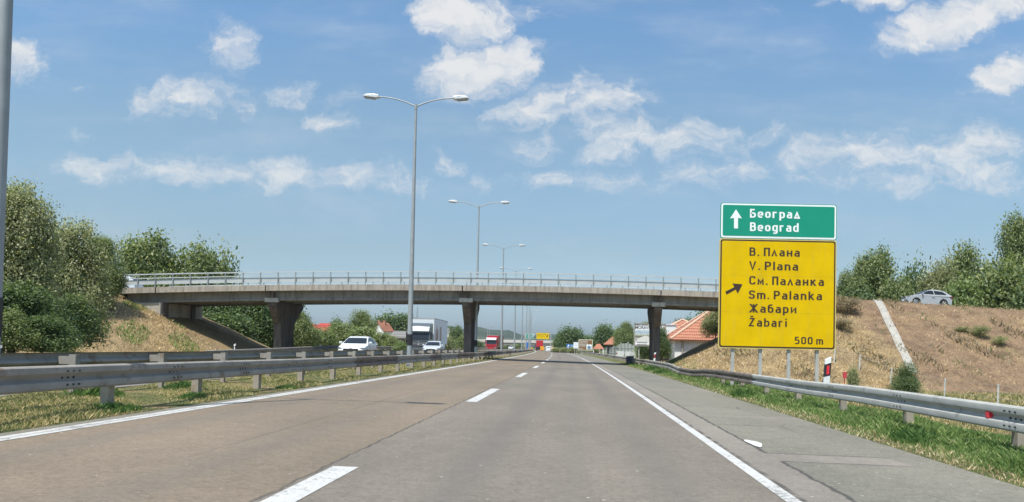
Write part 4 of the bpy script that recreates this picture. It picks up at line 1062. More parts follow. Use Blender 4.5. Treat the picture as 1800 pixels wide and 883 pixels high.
mb = MB(); c0 = Vector((b_[0] - .8, 0, (a[1] + b_[1]) / 2)); mb.prism([(c0.x - .55, c0.z - .35), (c0.x - .35, c0.z - .55), (c0.x + .15, c0.z - .1), (c0.x + .35, c0.z - .3), (c0.x + .45, c0.z + .4), (c0.x - .25, c0.z + .3), (c0.x - .05, c0.z + .1)], 'y', -.33, -.323); mb.build('arrow', BLK, pn)
mb = MB(); xa = gl(921.5, 600)[0]; zz_ = gl(967, 588)[1]
for dz in (0, 1.0): mb.tube([(xa, 0, zz_ + dz), (0, 0, zz_ + dz)], .09, 6)
for i in range(14):
    x0 = xa * (1 - i / 14); x1 = xa * (1 - (i + 1) / 14); mb.tube([(x0, 0, zz_ + (i % 2)), (x1, 0, zz_ + (i + 1) % 2)], .05, 5)
mb.build('truss', railpost, gan)
mb = MB(); mb.tube([(0, 0, -.3), (0, 0, zz_ + 1.2)], .17, 8); mb.build('gantry_post', galv, gan)
mb = MB(); mb.tube([(xa, 0, -.3), (xa, 0, zz_ + 1.2)], .17, 8); mb.build('gantry_post', galv, gan)
# masts
for px_, yt, nm in ((961.5, 575.5, 'thin grey mast rising behind the yellow gantry panel'), (1118, 560, 'thin rooftop aerial mast behind the billboard')):
    q = at(px_, yt, 520 if px_ < 1000 else 160); mb = MB(); mb.tube([(0, 0, 0), (0, 0, q.z)], [.2 if px_ < 1000 else .05, .09 if px_ < 1000 else .03], 6)
    for z in (.8, .9): mb.tube([(-.4, 0, q.z * z), (.4, 0, q.z * z)], .04, 5)
    o = mb.build('mast', polem); o.location = (q.x, q.y, 0); tag(o, nm, 'mast')
# roadwork things
def box_sign(name, label, cat, x0, y0, x1, y1, Y, mat, rim=None, zground=0.0, posts=2, deep=.08):
    a = at(x0, y1, Y); b_ = at(x1, y0, Y); g = thing(name, label, cat, (a.x, Y, zground))
    w_ = b_.x - a.x; z0 = a.z - zground; z1 = b_.z - zground; e = min(w_, z1 - z0) * .06
    mb = MB(); mb.box(0, w_, -deep, 0, z0, z1); pn = mb.build('panel', rim or mat, g)
    mb = MB(); mb.box(e, w_ - e, -deep - .012, -deep - .003, z0 + e, z1 - e); mb.build('panel_face', mat, pn)
    for i in range(posts):
        x = w_ * ((i + .5) / posts if posts > 1 else .5); mb = MB(); mb.box(x - .05, x + .05, .01, .11, -.6, z1 - e); mb.build('sign_post', galv, g)
    return g, pn, w_, z0, z1, -deep - .014
orange = flat('roadwork orange', (.75, .33, .02), .6); blue = flat('sign blue', (.02, .13, .42), .5)
box_sign('roadwork_panel', 'orange roadwork panel between the red truck and the white car', 'roadwork sign', 949.5, 609, 956.5, 616, 300, orange)
box_sign('roadwork_panel', 'pale orange roadwork barrier left of the red truck', 'roadwork sign', 929.5, 611, 936, 616, 300, orange)
g, pn, w_, z0, z1, yf_ = box_sign('blue_sign', 'small blue service sign left of the red truck, below the green gantry panel', 'road sign', 923.5, 601.5, 930, 614, 290, blue, WHS)
g, pn, w_, z0, z1, yf_ = box_sign('blue_sign', 'blue square sign with white symbol right of the far bridge', 'road sign', 995.5, 605, 1003, 613, 240, blue)
mb = MB(); mb.prism([(w_ * .3, z0 + .2), (w_ * .5, z0 + .2), (w_ * .5, z0 + .7), (w_ * .75, z0 + .75), (w_ * .6, z1 - .2), (w_ * .35, z1 - .25)], 'y', yf_ - .004, yf_); mb.build('symbol', WHS, pn)
g, pn, w_, z0, z1, yf_ = box_sign('service_sign', 'long light blue panel beside the small blue sign', 'sign', 1003, 606, 1011.5, 610, 250, flat('light blue panel', (.16, .30, .48), .5))
g, pn, w_, z0, z1, yf_ = box_sign('white_sign', 'white board left of the brown tourist sign', 'sign', 1008, 602, 1016.5, 612.8, 185, WHS, zground=-.1)
mb = MB()
for q in (.75, .55, .2): mb.box(w_ * .2, w_ * .8, yf_ - .004, yf_, z0 + (z1 - z0) * q - .03, z0 + (z1 - z0) * q + .03)
mb.build('print', galv_old, pn)
brown = flat('tourist sign brown', (.22, .11, .04), .5)
g, pn, w_, z0, z1, yf_ = box_sign('tourist_sign', 'brown tourist sign with pale border and white lettering beside the white board', 'road sign', 1016.8, 597.3, 1042, 616, 180, brown, flat('pale sign rim', (.62, .6, .45), .5), zground=-.1)
for s, q in (('Viminacium', .80), ('Velika Plana', .64), ('Pokajnica', .48), ('manastir', .36), ('10 km', .12)):
    me = text_mesh(s, .36 if q != .12 else .3); me.transform(Matrix.Translation((.22, yf_ - .003, z0 + (z1 - z0) * q)) @ Matrix.Rotation(R(90), 4, 'X')); link('lettering', me, WHS, pn)
mb = MB(); mb.box(w_ * .56, w_ * .93, yf_ - .004, yf_, z0 + .25, z0 + 1.25); pc = mb.build('picture', WHS, pn)
mb = MB(); mb.prism([(w_ * .64, z0 + .35), (w_ * .86, z0 + .3), (w_ * .88, z0 + .75), (w_ * .72, z0 + 1.05), (w_ * .62, z0 + .7)], 'y', yf_ - .009, yf_ - .005); mb.build('picture_shape', flat('printed blue grey', (.14, .22, .34), .6), pc)

# billboard behind the right pier
BY = 96.0
g, bp, w_, z0, z1, yf_ = box_sign('billboard', 'white restaurant billboard with photo print, standing behind the right pier', 'billboard', 1113.8, 569.5, 1171, 608.5, BY, flat('billboard white', (.78, .79, .78), .5), galv_old, zground=-.1, posts=3, deep=.15)
hB = z1 - z0
def btext(s, size, x, q, mat, wfit=None):
    me = text_mesh(s, size, bold=.011); k = 1.0
    if wfit: k = wfit / (max(v.co.x for v in me.vertices) - min(v.co.x for v in me.vertices))
    me.transform(Matrix.Translation((x, yf_ - .003, z0 + hB * q)) @ Matrix.Rotation(R(90), 4, 'X') @ Matrix.Diagonal((k, 1, 1, 1))); link('lettering', me, mat, bp)
dkt = flat('print dark', (.08, .08, .09), .6)
btext('RESTORAN & APARTMANI', .23, w_ * .035, .90, dkt, w_ * .93); btext('MORAVSKA SALA', .44, w_ * .035, .755, dkt, w_ * .93)
m, t, b = new_mat('printed landscape'); co = t.n.new('ShaderNodeTexCoord').outputs['Generated']
sx_ = t.node('ShaderNodeSeparateXYZ', i0=co); zz_ = t.math('ADD', sx_.outputs[2], t.math('MULTIPLY', t.math('SUBTRACT', t.noise(co, 4, 6, .7), .5), .35))
c = t.ramp(zz_, [(.1, (.50, .50, .45)), (.30, (.35, .34, .29)), (.42, (.10, .11, .06)), (.52, (.38, .38, .25)), (.62, (.55, .6, .6)), (.8, (.35, .47, .58)), (.95, (.62, .68, .70))])
c = t.mix(t.rng(t.noise(co, 14, 5, .7), .5, .62, 0, .6), c, (.16, .18, .12))
t.put(b.inputs['Base Color'], c); b.inputs['Roughness'].default_value = .6
mb = MB(); mb.box(w_ * .03, w_ * .97, yf_ - .005, yf_ - .001, z0 + hB * .20, z0 + hB * .72); mb.build('printed_photo', m, bp)
mb = MB(); mb.prism([(w_ * .10, z0 + hB * .20), (w_ * .10, z0 + hB * .32), (w_ * .34, z0 + hB * .46), (w_ * .62, z0 + hB * .38), (w_ * .62, z0 + hB * .20)], 'y', yf_ - .009, yf_ - .006); mb.build('printed_house', flat('print pale', (.66, .65, .60), .6), bp)
btext('0800 123 500', .16, w_ * .10, .11, dkt, w_ * .35) if False else None
mb = MB()
for q in (.14, .05): mb.box(w_ * .10, w_ * .42, yf_ - .004, yf_ - .001, z0 + hB * q, z0 + hB * (q + .03))
mb.build('print', dkt, bp)

# ================================================================== houses
def roofmat(name, a, b_):
    if name in _M: return _M[name]
    m, t, b = new_mat(name); co = t.n.new('ShaderNodeTexCoord').outputs['Object']
    wv1 = t.node('ShaderNodeTexWave', dict(wave_type='BANDS', bands_direction='Z'), Scale=.95, Distortion=.6, Detail=2.0); t.l.new(co, wv1.inputs['Vector'])
    wv2 = t.node('ShaderNodeTexWave', dict(wave_type='BANDS', bands_direction='X'), Scale=1.3, Distortion=.3); t.l.new(co, wv2.inputs['Vector'])
    c = t.mix(t.rng(wv1.outputs['Fac'], .2, .6), b_, a); c = t.mix(t.math('MULTIPLY', t.rng(wv2.outputs['Fac'], 0, .4, .35, 0), 1.0), c, b_)
    c = t.mix(t.rng(t.noise(co, 2.5, 5, .7), .5, .7, 0, .35), c, tuple(x * 1.3 for x in a))
    t.put(b.inputs['Base Color'], c); b.inputs['Roughness'].default_value = .8
    t.put(b.inputs['Normal'], t.bump(t.math('ADD', wv1.outputs['Fac'], wv2.outputs['Fac']), .8, .06)); _M[name] = m; return m
terra = roofmat('terracotta tiles', (.48, .205, .12), (.27, .10, .06)); redroof = roofmat('red tiles', (.50, .07, .05), (.28, .035, .03))
greyroof = roofmat('grey tiles', (.24, .23, .215), (.15, .145, .14))
plaster = flat('white plaster', (.74, .74, .72), .85, 0, .05, 1.0); plasterc = flat('cream plaster', (.55, .50, .43), .85, 0, .08, 1.0)
def house(label, loc, rz, W_, D_, hw_, hr, roof, wall, wins=(), chim=(), hip=False, ridge_x=True, name='house', over=.4, cat='house'):
    """W_ along x, D_ along y, wall height hw_, roof height hr; wins: (side, u, z, w, h)"""
    g = thing(name, label, cat, loc, rz)
    x, y = W_ / 2, D_ / 2
    mb = MB(); mb.box(-x, x, -y, y, -1.0, hw_)
    if not hip:
        if ridge_x: mb.prism([(-y, hw_), (y, hw_), (0, hw_ + hr * .93)], 'x', -x, x)
        else: mb.prism([(-x, hw_), (x, hw_), (0, hw_ + hr * .93)], 'y', -y, y)
    wl = mb.build('wall', wall, g)
    X, Y_ = x + over, y + over; zb = hw_ - .1; zt = hw_ + hr; th = .14
    mb = MB()
    if hip:
        if ridge_x: r = [(-max(X - Y_, .1), 0), (max(X - Y_, .1), 0)]
        else: r = [(0, -max(Y_ - X, .1)), (0, max(Y_ - X, .1))]
        vs = [(-X, -Y_, zb), (X, -Y_, zb), (X, Y_, zb), (-X, Y_, zb), (*r[0], zt), (*r[1], zt), (-X, -Y_, zb - th), (X, -Y_, zb - th), (X, Y_, zb - th), (-X, Y_, zb - th)]
        if ridge_x: fs = [(0, 1, 5, 4), (1, 2, 5), (2, 3, 4, 5), (3, 0, 4)]
        else: fs = [(0, 1, 4), (1, 2, 5, 4), (2, 3, 5), (3, 0, 4, 5)]
        fs += [(9, 8, 7, 6)] + [(i, (i + 1) % 4, 6 + (i + 1) % 4, 6 + i) for i in range(4)]
        mb.add(vs, fs)
    elif ridge_x:
        mb.prism([(-Y_, zb), (0, zt), (Y_, zb), (Y_, zb + .0 + th), (0, zt + th), (-Y_, zb + th)], 'x', -X, X)
    else:
        mb.prism([(-X, zb), (0, zt), (X, zb), (X, zb + th), (0, zt + th), (-X, zb + th)], 'y', -Y_, Y_)
    rf = mb.build('roof', roof, g)
    if hip:
        mb = MB()
        C4 = [(-X, -Y_), (X, -Y_), (X, Y_), (-X, Y_)]; idx = [0, 1, 1, 0] if ridge_x else [0, 0, 1, 1]
        for c4, i in zip(C4, idx): mb.tube([(c4[0], c4[1], zb + .03), (r[i][0], r[i][1], zt + .05)], .13, 6)
        mb.tube([(r[0][0], r[0][1], zt + .05), (r[1][0], r[1][1], zt + .05)], .13, 6)
        mb.build('ridge_tiles', flat('pale ridge tiles', (.62, .42, .30), .8), rf)
    for (cx, cy, ch) in chim:
        mb = MB(); mb.box(cx - .3, cx + .3, cy - .3, cy + .3, hw_, hw_ + ch); mb.box(cx - .38, cx + .38, cy - .38, cy + .38, hw_ + ch, hw_ + ch + .12); mb.build('chimney', flat('brick chimney', (.42, .22, .15), .85), rf)
    for (side, u, z, ww, hh) in wins:
        def bx(mb, e, o0, o1, zz0, zz1, u0, u1):
            if side == 'f': mb.box(u0, u1, -y - o1, -y - o0, zz0, zz1)
            elif side == 'r': mb.box(x + o0, x + o1, u0, u1, zz0, zz1)
            elif side == 'l': mb.box(-x - o1, -x - o0, u0, u1, zz0, zz1)
        mb = MB(); bx(mb, 0, -.05, .03, z, z + hh, u, u + ww); wf = mb.build('window', flat('window frame', (.6, .58, .54), .6), g)
        mb = MB(); bx(mb, 0, .031, .036, z + .08, z + hh - .08, u + .08, u + ww / 2 - .04); bx(mb, 0, .031, .036, z + .08, z + hh - .08, u + ww / 2 + .04, u + ww - .08); mb.build('pane', glassd, wf)
    return g
# white house with terracotta hip roof, right
q = at(1180, 596, 93); zh = -.1
hs = house('white house with big terracotta tiled hip roof, partly hidden by the embankment', (q.x + 6.2, 98.5, zh), R(0), 11.6, 11, q.z - zh + .08, 3.95, terra, plaster, over=.55, hip=True)
x, y = 5.8, 5.5; hw_ = q.z - zh
mb = MB(); mb.box(-x - .004, x, -y - .01, -y - .002, hw_ - 1.25, hw_ - .2); mb.build('wall_band', flat('grey plaster', (.50, .51, .51), .85), hs)
mb = MB(); mb.box(-x + 1.0, x * .6, -y - .03, -y - .012, .0, hw_ - 1.75) if False else mb.box(-x + 3.6, x, -y - .04, -y - .012, .3, hw_ - 1.7); mb.build('garage_opening', dark, hs)
mb = MB(); mb.tube([(-x + .8, -y - .1, -.8), (-x + .8, -y - .1, hw_)], .10, 8); mb.build('downpipe', galv_old, hs)
q = at(1176, 590, 118); house('small white house part with low orange roof behind the left corner of the hip-roofed house', (q.x + 1.8, 118, -.1), 0, 5.5, 6, 3.9, 1.5, terra, plaster, hip=True)
q = at(1176, 580, 108)
mb = MB(); mb.box(-.9, .9, -.9, .9, -.5, at(1176, 572, 108).z); mb.box(-1.0, 1.0, -1.0, 1.0, at(1176, 572, 108).z, at(1176, 571, 108).z)
o = mb.build('chimney_block', plaster); o.location = (at(1174.5, 590, 108).x, 108, 0); tag(o, 'tall plain white wall block between the billboard and the hip-roofed house', 'outbuilding')
# left houses
q = at(545, 590, 165); house('house with bright red roof seen over the bushes, left of the white hatchback', (at(558, 590, 190).x, 193, -.2), R(-28), 5.5, 6, at(560, 583, 190).z, at(560, 570, 190).z - at(560, 583, 190).z, redroof, plasterc, wins=(('f', -2.6, 2.6, 1.5, 1.0), ('f', .8, 2.6, 1.3, 1.0)), ridge_x=False)
house('long low red-roofed wing right of the bright red-roofed house', (at(573, 590, 200).x, 202, -.2), R(-10), 3.6, 4, at(575, 580, 200).z, 1.6, redroof, plasterc, ridge_x=True)
house('white gabled house with orange roof and two chimneys above the bushes', (at(670, 590, 235).x, 237, -.2), R(-16), 3.2, 5.2, at(671, 580, 235).z - .2, 2.3, terra, plaster, wins=(('f', -1.2, 2.6, 1.6, 1.4),), chim=((-.4, -1.4, 2.9), (.3, .2, 2.9)), ridge_x=False)
house('small grey-roofed shed beside the lamp post, left of the white truck', (at(712, 600, 112).x, 113, -.1), R(-12), 2.7, 3, 2.2, .75, greyroof, flat('grey boards', (.34, .33, .30), .85), wins=(('f', .2, .7, .6, 1.3),), ridge_x=True, name='shed', cat='shed')
house('tiny white house in the trees right of the white truck', (at(786, 590, 260).x, 262, 0), R(20), 6, 6, 4.2, 2.2, greyroof, plaster, wins=(('f', -2, 2.2, 1.4, 1.2),), ridge_x=True)
house('small white summer house with pale gable right of the white truck', (at(790, 596, 230).x, 232, 0), R(20), 6, 5, 2.4, 1.6, flat('pale roofing', (.6, .6, .58), .7), plaster, ridge_x=True)
# right centre houses
house('dark-gabled house with orange roof behind the slatted fence', (at(1090, 600, 205).x, 208, -.1), R(24), 4.6, 4, at(1083, 606, 205).z + .1, 2.2, terra, flat('dark boards', (.09, .085, .075), .85), ridge_x=False, over=.7)
# terracotta canopy
q = at(1052, 606, 230); g = thing('canopy', 'small terracotta hip-roofed canopy between the brown sign and the slatted fence', 'canopy', (q.x, 230, -.1))
mb = MB(); za, zb_ = at(1052, 613, 230).z, at(1052, 604, 230).z
mb.add([(-1.5, -1.5, za), (1.5, -1.5, za), (1.5, 1.5, za), (-1.5, 1.5, za), (-.4, 0, zb_), (.4, 0, zb_)], [(0, 1, 5, 4), (1, 2, 5), (2, 3, 4, 5), (3, 0, 4), (3, 2, 1, 0)]); mb.build('roof', terra, g)
for sx2 in (-1.3, 1.3):
    for sy2 in (-1.3, 1.3): mb = MB(); mb.box(sx2 - .08, sx2 + .08, sy2 - .08, sy2 + .08, -.2, za); mb.build('post', plaster, g)
# slatted fence
fen = thing('slatted_fence', 'long fence of pale upright posts with grey mesh along the field right of the motorway', 'fence', (at(1116, 620, 128).x, 128, 0))
f0 = Vector(fen.location); N = 27; P2_ = []
for i in range(N + 1):
    q = (i / N); iy = 1 / (1 / 128 + (1 / 300 - 1 / 128) * q); px_ = 1116 + (1049 - 1116) * q
    p_ = at(px_, 620, iy); P2_.append(Vector((p_.x, iy, 0)))
for i, p_ in enumerate(P2_):
    mb = MB(); hh = 1.75 + .5 * math.sin(i * .21); mb.box(-.06, .06, -.06, .06, -.4, hh + (i % 5 == 0) * .25); o = mb.build('fence_post', flat('pale fence post', (.58, .58, .55), .8), fen); o.location = p_ - f0
mb = MB()
for i in range(N):
    a, b_ = P2_[i] - f0, P2_[i + 1] - f0
    for z in (.35, 1.45): mb.tube([(a.x, a.y, z), (b_.x, b_.y, z)], .03, 4, False)
mb.build('fence_mesh', flat('grey wire', (.35, .38, .36), .6, .3), fen)
for i, (px_, Y_) in enumerate(((1091, 150), (1106, 138))):
    mb = MB(); mb.box(-.6, .6, -.3, .3, 0, .95)
    for k in range(3): mb.box(-.6 + k * .42, -.35 + k * .42, -.34, -.3, .1, .9)
    o = mb.build('stacked_slabs', flat('pale slabs', (.62, .62, .59), .8)); o.location = (at(px_, 620, Y_).x, Y_, ground(at(px_, 620, Y_).x, Y_)); tag(o, 'pale pallet of stacked white slabs beside the slatted fence', 'slab stack', 'white slabs by the fence')
# concrete post with sign by the right pier, and dark yard fence
q = at(1155, 617, 76); mb = MB(); mb.box(-.12, .12, -.12, .12, -.4, at(1155, 616, 76).z); o = mb.build('concrete_post', c_abut); o.location = (q.x, 76, 0); tag(o, 'short square concrete post just right of the right-hand pier', 'post')
yf2 = thing('yard_fence', 'dark low yard fence between the right pier and the white house', 'fence', (at(1160, 620, 84).x, 84, -.1))
w2 = at(1176, 620, 84).x - at(1160, 620, 84).x
for k in range(4): mb = MB(); x_ = w2 * k / 3; mb.box(x_ - .06, x_ + .06, -.06, .06, -.3, 1.1); mb.build('fence_post', galv_old, yf2)
mb = MB()
for z in (.3, .6, .9): mb.box(0, w2, -.03, .03, z, z + .12)
mb.build('rail', flat('dark timber', (.08, .075, .07), .85), yf2)
# electricity pylon
q = at(734, 538, 620); py = thing('electricity_pylon', 'thin lattice electricity pylon above the white truck', 'pylon', (q.x, 620, 0)); h_ = q.z
mb = MB()
for sx2, sy2 in ((-1, -1), (1, -1), (1, 1), (-1, 1)): mb.tube([(sx2 * 1.1, sy2 * 1.1, 0), (sx2 * .45, sy2 * .45, h_ * .75), (0, 0, h_)], .09, 4)
for i in range(12):
    z0_, z1_ = h_ * .75 * i / 12, h_ * .75 * (i + 1) / 12; r0, r1 = 1.1 - .65 * i / 12, 1.1 - .65 * (i + 1) / 12; s_ = 1 if i % 2 else -1
    mb.tube([(-r0 * s_, -r0, z0_), (r1 * s_, -r1, z1_)], .06, 4); mb.tube([(-r0 * s_, r0, z0_), (r1 * s_, r1, z1_)], .06, 4)
mb.build('lattice', flat('pylon steel', (.30, .32, .33), .6, .3), py)
for z, w_2, s_ in ((.80, 2.2, -1), (.70, 2.4, 1), (.55, 2.2, -1)):
    mb = MB(); mb.tube([(0, 0, h_ * z), (s_ * w_2, 0, h_ * z + .1)], .09, 4); mb.tube([(s_ * w_2, 0, h_ * z + .1), (s_ * w_2, 0, h_ * z - .8)], .07, 4); mb.build('cross_arm', flat('pylon steel', (.30, .32, .33), .6, .3), py)
# wire fence on the field right
wf = thing('wire_fence', 'thin wire fence on pale stakes across the dry field below the right embankment', 'fence', (19.4, 34, -1.05))
pos = [(19.2, 33.5), (19.4, 40), (19.7, 46.5), (19.4, 53.6), (17.9, 55), (16.6, 56)]
for i, (X_, Y_) in enumerate(pos):
    zg = ground(X_, Y_); mb = MB(); mb.tube([(X_ - 19.4, Y_ - 34, zg - .2 + 1.05), (X_ - 19.4 + .02 * i, Y_ - 34, zg + 1.05 + 1.02)], .045, 6); mb.build('fence_stake', flat('pale stake', (.55, .55, .50), .8), wf)
mb = MB(); mb.tube([(17.9 - 19.4, 21, 1.0), (18.3 - 19.4, 21.2, -.1)], .035, 6); mb.build('brace', flat('pale stake', (.55, .55, .50), .8), wf)
mb = MB()
for i in range(len(pos) - 1):
    for z in (.35, .65, .95):
        a, b_ = pos[i], pos[i + 1]; mb.tube([(a[0] - 19.4, a[1] - 34, ground(*a) + 1.05 + z), (b_[0] - 19.4, b_[1] - 34, ground(*b_) + 1.05 + z)], .007, 4, False)
mb.build('wire', galv_old, wf)
q = at(1485, 654, 38); mb = MB(); mb.prism([(-.07, .72), (.07, .72), (.09, 1.0), (-.09, 1.0)], 'y', -.03, .03); mb.box(-.015, .015, .031, .05, -.2, .95); o = mb.build('red_marker', flat('faded red plate', (.50, .05, .06), .6)); o.location = (q.x, 38, q.z - 1.0); tag(o, 'small red marker plate low on the field right of the sign posts', 'marker')
# ================================================================== trees and bushes
def leafmat(name, a, b_, c, trans=.35):
    m, t, b = new_mat(name)
    geo = t.n.new('ShaderNodeNewGeometry'); co = t.n.new('ShaderNodeTexCoord').outputs['Object']
    r = t.math('ADD', t.math('MULTIPLY', geo.outputs['Random Per Island'], .65), t.math('MULTIPLY', t.noise(co, .8, 3, .6), .35))
    col = t.ramp(r, [(.2, a), (.5, b_), (.82, c)])
    t.put(b.inputs['Base Color'], col); b.inputs['Roughness'].default_value = .55; b.inputs['Specular IOR Level'].default_value = .35
    tr = t.node('ShaderNodeBsdfTranslucent', Color=t.mix(1.0, col, (.95, 1.0, .55), 'MULTIPLY'))
    mx = t.node('ShaderNodeAddShader', i0=b.outputs[0], i1=tr.outputs[0])
    t.l.new(mx.outputs[0], t.n['Material Output'].inputs[0]); return m
LG = leafmat('leaves fresh green', (.045, .070, .024), (.108, .135, .050), (.20, .215, .095))
LO = leafmat('leaves olive', (.075, .09, .04), (.16, .175, .085), (.29, .28, .165))
LD = leafmat('leaves dark green', (.028, .054, .018), (.062, .095, .034), (.12, .155, .062))
LL = leafmat('leaves light green', (.06, .085, .028), (.11, .15, .05), (.17, .21, .085))
LY = leafmat('dry brush', (.08, .065, .045), (.15, .12, .08), (.22, .18, .12), .2)
bark = flat('bark', (.11, .085, .065), .9, 0, .3, 3, .4)
def crown_mesh(seed, W, H, n, leaf, nb=18, fill=.35, droop=0.0, spiky=.5):
    """irregular crown of leaf clusters; base centre at the origin, size W x W x H"""
    rs = np.random.RandomState(seed)
    # lobes spread in the crown's volume
    th = rs.rand(nb) * 2 * np.pi; zz = rs.rand(nb) ** .85; rad = np.sqrt(rs.rand(nb)) * .62 * np.sqrt(np.clip(1.12 - (zz * 1.0) ** 2.2, .05, 1))
    C = np.stack([np.cos(th) * rad * W / 2, np.sin(th) * rad * W / 2, H * (.16 + zz * .68)], 1)
    r = rs.uniform(.11, .22, nb)[:, None] * np.array([[W, W, W * .8]]) * (1 - .35 * zz[:, None])
    k = 7; nc = n // k; nsh = nc // 7
    wgt = (r[:, 0] ** 2); bi = rs.choice(nb, nc, p=wgt / wgt.sum())
    d = rs.normal(size=(nc, 3)); d /= np.linalg.norm(d, axis=1)[:, None]
    rr = np.where(rs.rand(nc) < fill * .7, rs.rand(nc) ** .6 * .85, .85 + .22 * rs.rand(nc) + spiky * .35 * rs.rand(nc) ** 5)
    cc = C[bi] + d * r[bi] * rr[:, None]
    # uneven outline: shoots running outward and up from the lobes
    sh = max(6, nsh // 6); bs = rs.randint(0, nb, sh); ds = C[bs] * np.array([1, 1, .6]); ds[:, 2] = np.abs(ds[:, 2]) * .9; ds /= np.linalg.norm(ds, axis=1)[:, None]; ds += rs.normal(size=(sh, 3)) * .35; ds /= np.linalg.norm(ds, axis=1)[:, None]
    si = rs.randint(0, sh, nsh); q_ = rs.rand(nsh, 1); cc[:nsh] = C[bs][si] + ds[si] * r[bs][si] * (.7 + .5 * q_); d[:nsh] = ds[si]
    P_ = np.repeat(cc, k, 0) + rs.normal(size=(nc * k, 3)) * leaf * 1.5 + np.repeat(d, k, 0) * rs.rand(nc * k, 1) * leaf * 2.5
    P_[:, 2] = np.maximum(P_[:, 2], .02 * H)
    m_ = len(P_); up = np.repeat(d, k, 0) * .7 + rs.normal(size=(m_, 3)) * .65; up[:, 2] += .6
    a = np.cross(up, rs.normal(size=(m_, 3))); a /= np.linalg.norm(a, axis=1)[:, None]
    b_ = np.cross(a, up); b_ /= np.linalg.norm(b_, axis=1)[:, None]
    sz = leaf * rs.uniform(.55, 1.25, m_)[:, None]
    V = np.stack([P_ - a * sz * .6, P_ + b_ * sz * .32, P_ + a * sz * .6, P_ - b_ * sz * .32], 1).reshape(-1, 3)
    Q = np.arange(m_ * 4).reshape(-1, 4)
    return arr_mesh('crown', V, Q), C, r
def trunk_mesh(C, r, W, H, base, seed):
    rr = random.Random(seed); mb = MB(); tr = max(.06, W * .022)
    top = Vector((0, 0, base + H * .55)); mid = Vector((rr.uniform(-.1, .1) * W * .3, rr.uniform(-.1, .1) * W * .3, base * .8 + H * .12))
    mb.tube([(0, 0, -.4), (0, 0, 0), tuple(mid), tuple(top)], [tr * 1.5, tr * 1.15, tr * .8, tr * .35], 7)
    for i in range(min(len(C), 14)):
        c = Vector(C[i]) + Vector((0, 0, base)); f = rr.uniform(.15, .75); s = mid.lerp(top, f)
        m1 = s.lerp(c, .5) + Vector((0, 0, rr.uniform(-.03, .08) * H))
        mb.tube([s, m1, c], [tr * .4, tr * .25, tr * .1], 5)
        for _ in range(2):
            e = c + Vector((rr.uniform(-1, 1), rr.uniform(-1, 1), rr.uniform(-.3, 1))) * r[i][0] * .9
            mb.tube([m1.lerp(c, .7), e], [tr * .15, tr * .05], 4)
    me = bpy.data.meshes.new('trunk'); me.from_pydata(mb.v, [], mb.f); return me
PROTO = {}
def proto(key):
    if key in PROTO: return PROTO[key]
    seed, W, H, n, leaf, nb, fill, base = {
        'roundA': (1, 6, 5.2, 26000, .19, 26, .3, .9), 'roundB': (2, 6, 5.0, 26000, .19, 22, .35, .8), 'roundC': (3, 6, 6.0, 26000, .19, 30, .3, .8),
        'airy': (4, 6, 6.5, 12000, .20, 14, .15, 1.8), 'tall': (5, 4.5, 7.5, 22000, .19, 26, .35, 1.0),
        'bushA': (6, 3, 2.4, 9000, .17, 18, .4, .1), 'bushB': (7, 3.2, 2.2, 9000, .17, 16, .4, .1), 'mid': (8, 6, 5.5, 8000, .36, 24, .3, .5),
        'midB': (9, 6, 5.2, 8000, .36, 22, .3, .5), 'twiggy': (10, 3, 2.6, 3200, .11, 12, .5, .2), 'dense': (11, 2, 2.2, 13000, .07, 22, .5, .0),
        'big1': (21, 8.5, 8.0, 80000, .17, 60, .3, .9), 'big2': (22, 7, 7, 52000, .17, 44, .3, .9), 'big3': (23, 7, 7.5, 52000, .17, 44, .3, .8)}[key]
    me, C, r = crown_mesh(seed, W, H, n, leaf, nb, fill)
    PROTO[key] = (me, trunk_mesh(C, r, W, H, base, seed), W, H, base); return PROTO[key]
LM = {}; ORD = ['first', 'second', 'third', 'fourth', 'fifth', 'sixth', 'seventh', 'eighth', 'ninth', 'tenth']
def tree(label, px, pytop, wpx, Y, key, mat, gz=None, name='tree', cat='tree', group=None, rot=None, lift=0.0):
    me, tm, W, H, base = proto(key)
    p = at(px, pytop, Y); X = p.x
    z0 = ground(X, Y) if gz is None else gz
    z0 += lift
    tot = max(.4, p.z - z0); wid = wpx / F * Y
    sx_ = wid / W / .98; sz_ = tot / ((H * .98) + base)
    g = thing(name, label, cat, (X, Y, z0), rot if rot is not None else (px * 1.7) % 6.28, group); g.scale = (sx_, sx_, sz_)
    kk = (key, mat.name)
    if kk not in LM:
        m2 = me.copy() if me.materials else me; m2.materials.clear(); m2.materials.append(mat); LM[kk] = m2
        if not tm.materials: tm.materials.append(bark)
    c = bpy.data.objects.new('crown', LM[kk]); COL.objects.link(c); c.parent = g; c.location = (0, 0, base)
    t_ = bpy.data.objects.new('trunk', tm); COL.objects.link(t_); t_.parent = g
    return g
# left, big near trees
T = tree
T('large olive-green tree at the left edge, standing in front of the overpass embankment', 28, 322, 190, 43, 'big1', LO)
T('bushy tree right of the large olive tree, overhanging the dry slope', 122, 392, 150, 50, 'big2', LO)
T('low dark bush at the foot of the large olive tree', 30, 500, 170, 41.5, 'roundA', LD, name='bush', cat='bush')
T('shaded bush between the large olive tree and the dry slope', 108, 520, 140, 47.5, 'roundB', LD, name='bush', cat='bush')
T('low leafy bush at the very left edge below the large olive tree', 8, 545, 110, 39.5, 'roundB', LG, name='bush', cat='bush')
T('dark low bush between the left-edge bush and the dry slope', 78, 556, 110, 41, 'roundA', LD, name='bush', cat='bush')
T('fresh green tree behind the left end of the bridge railing', 176, 415, 96, 62, 'big3', LG)
T('green walnut tree over the left bridge end, left one of a pair', 262, 418, 150, 84, 'roundA', LG)
T('green walnut tree over the left bridge end, right one of a pair', 340, 434, 150, 86, 'roundB', LG)
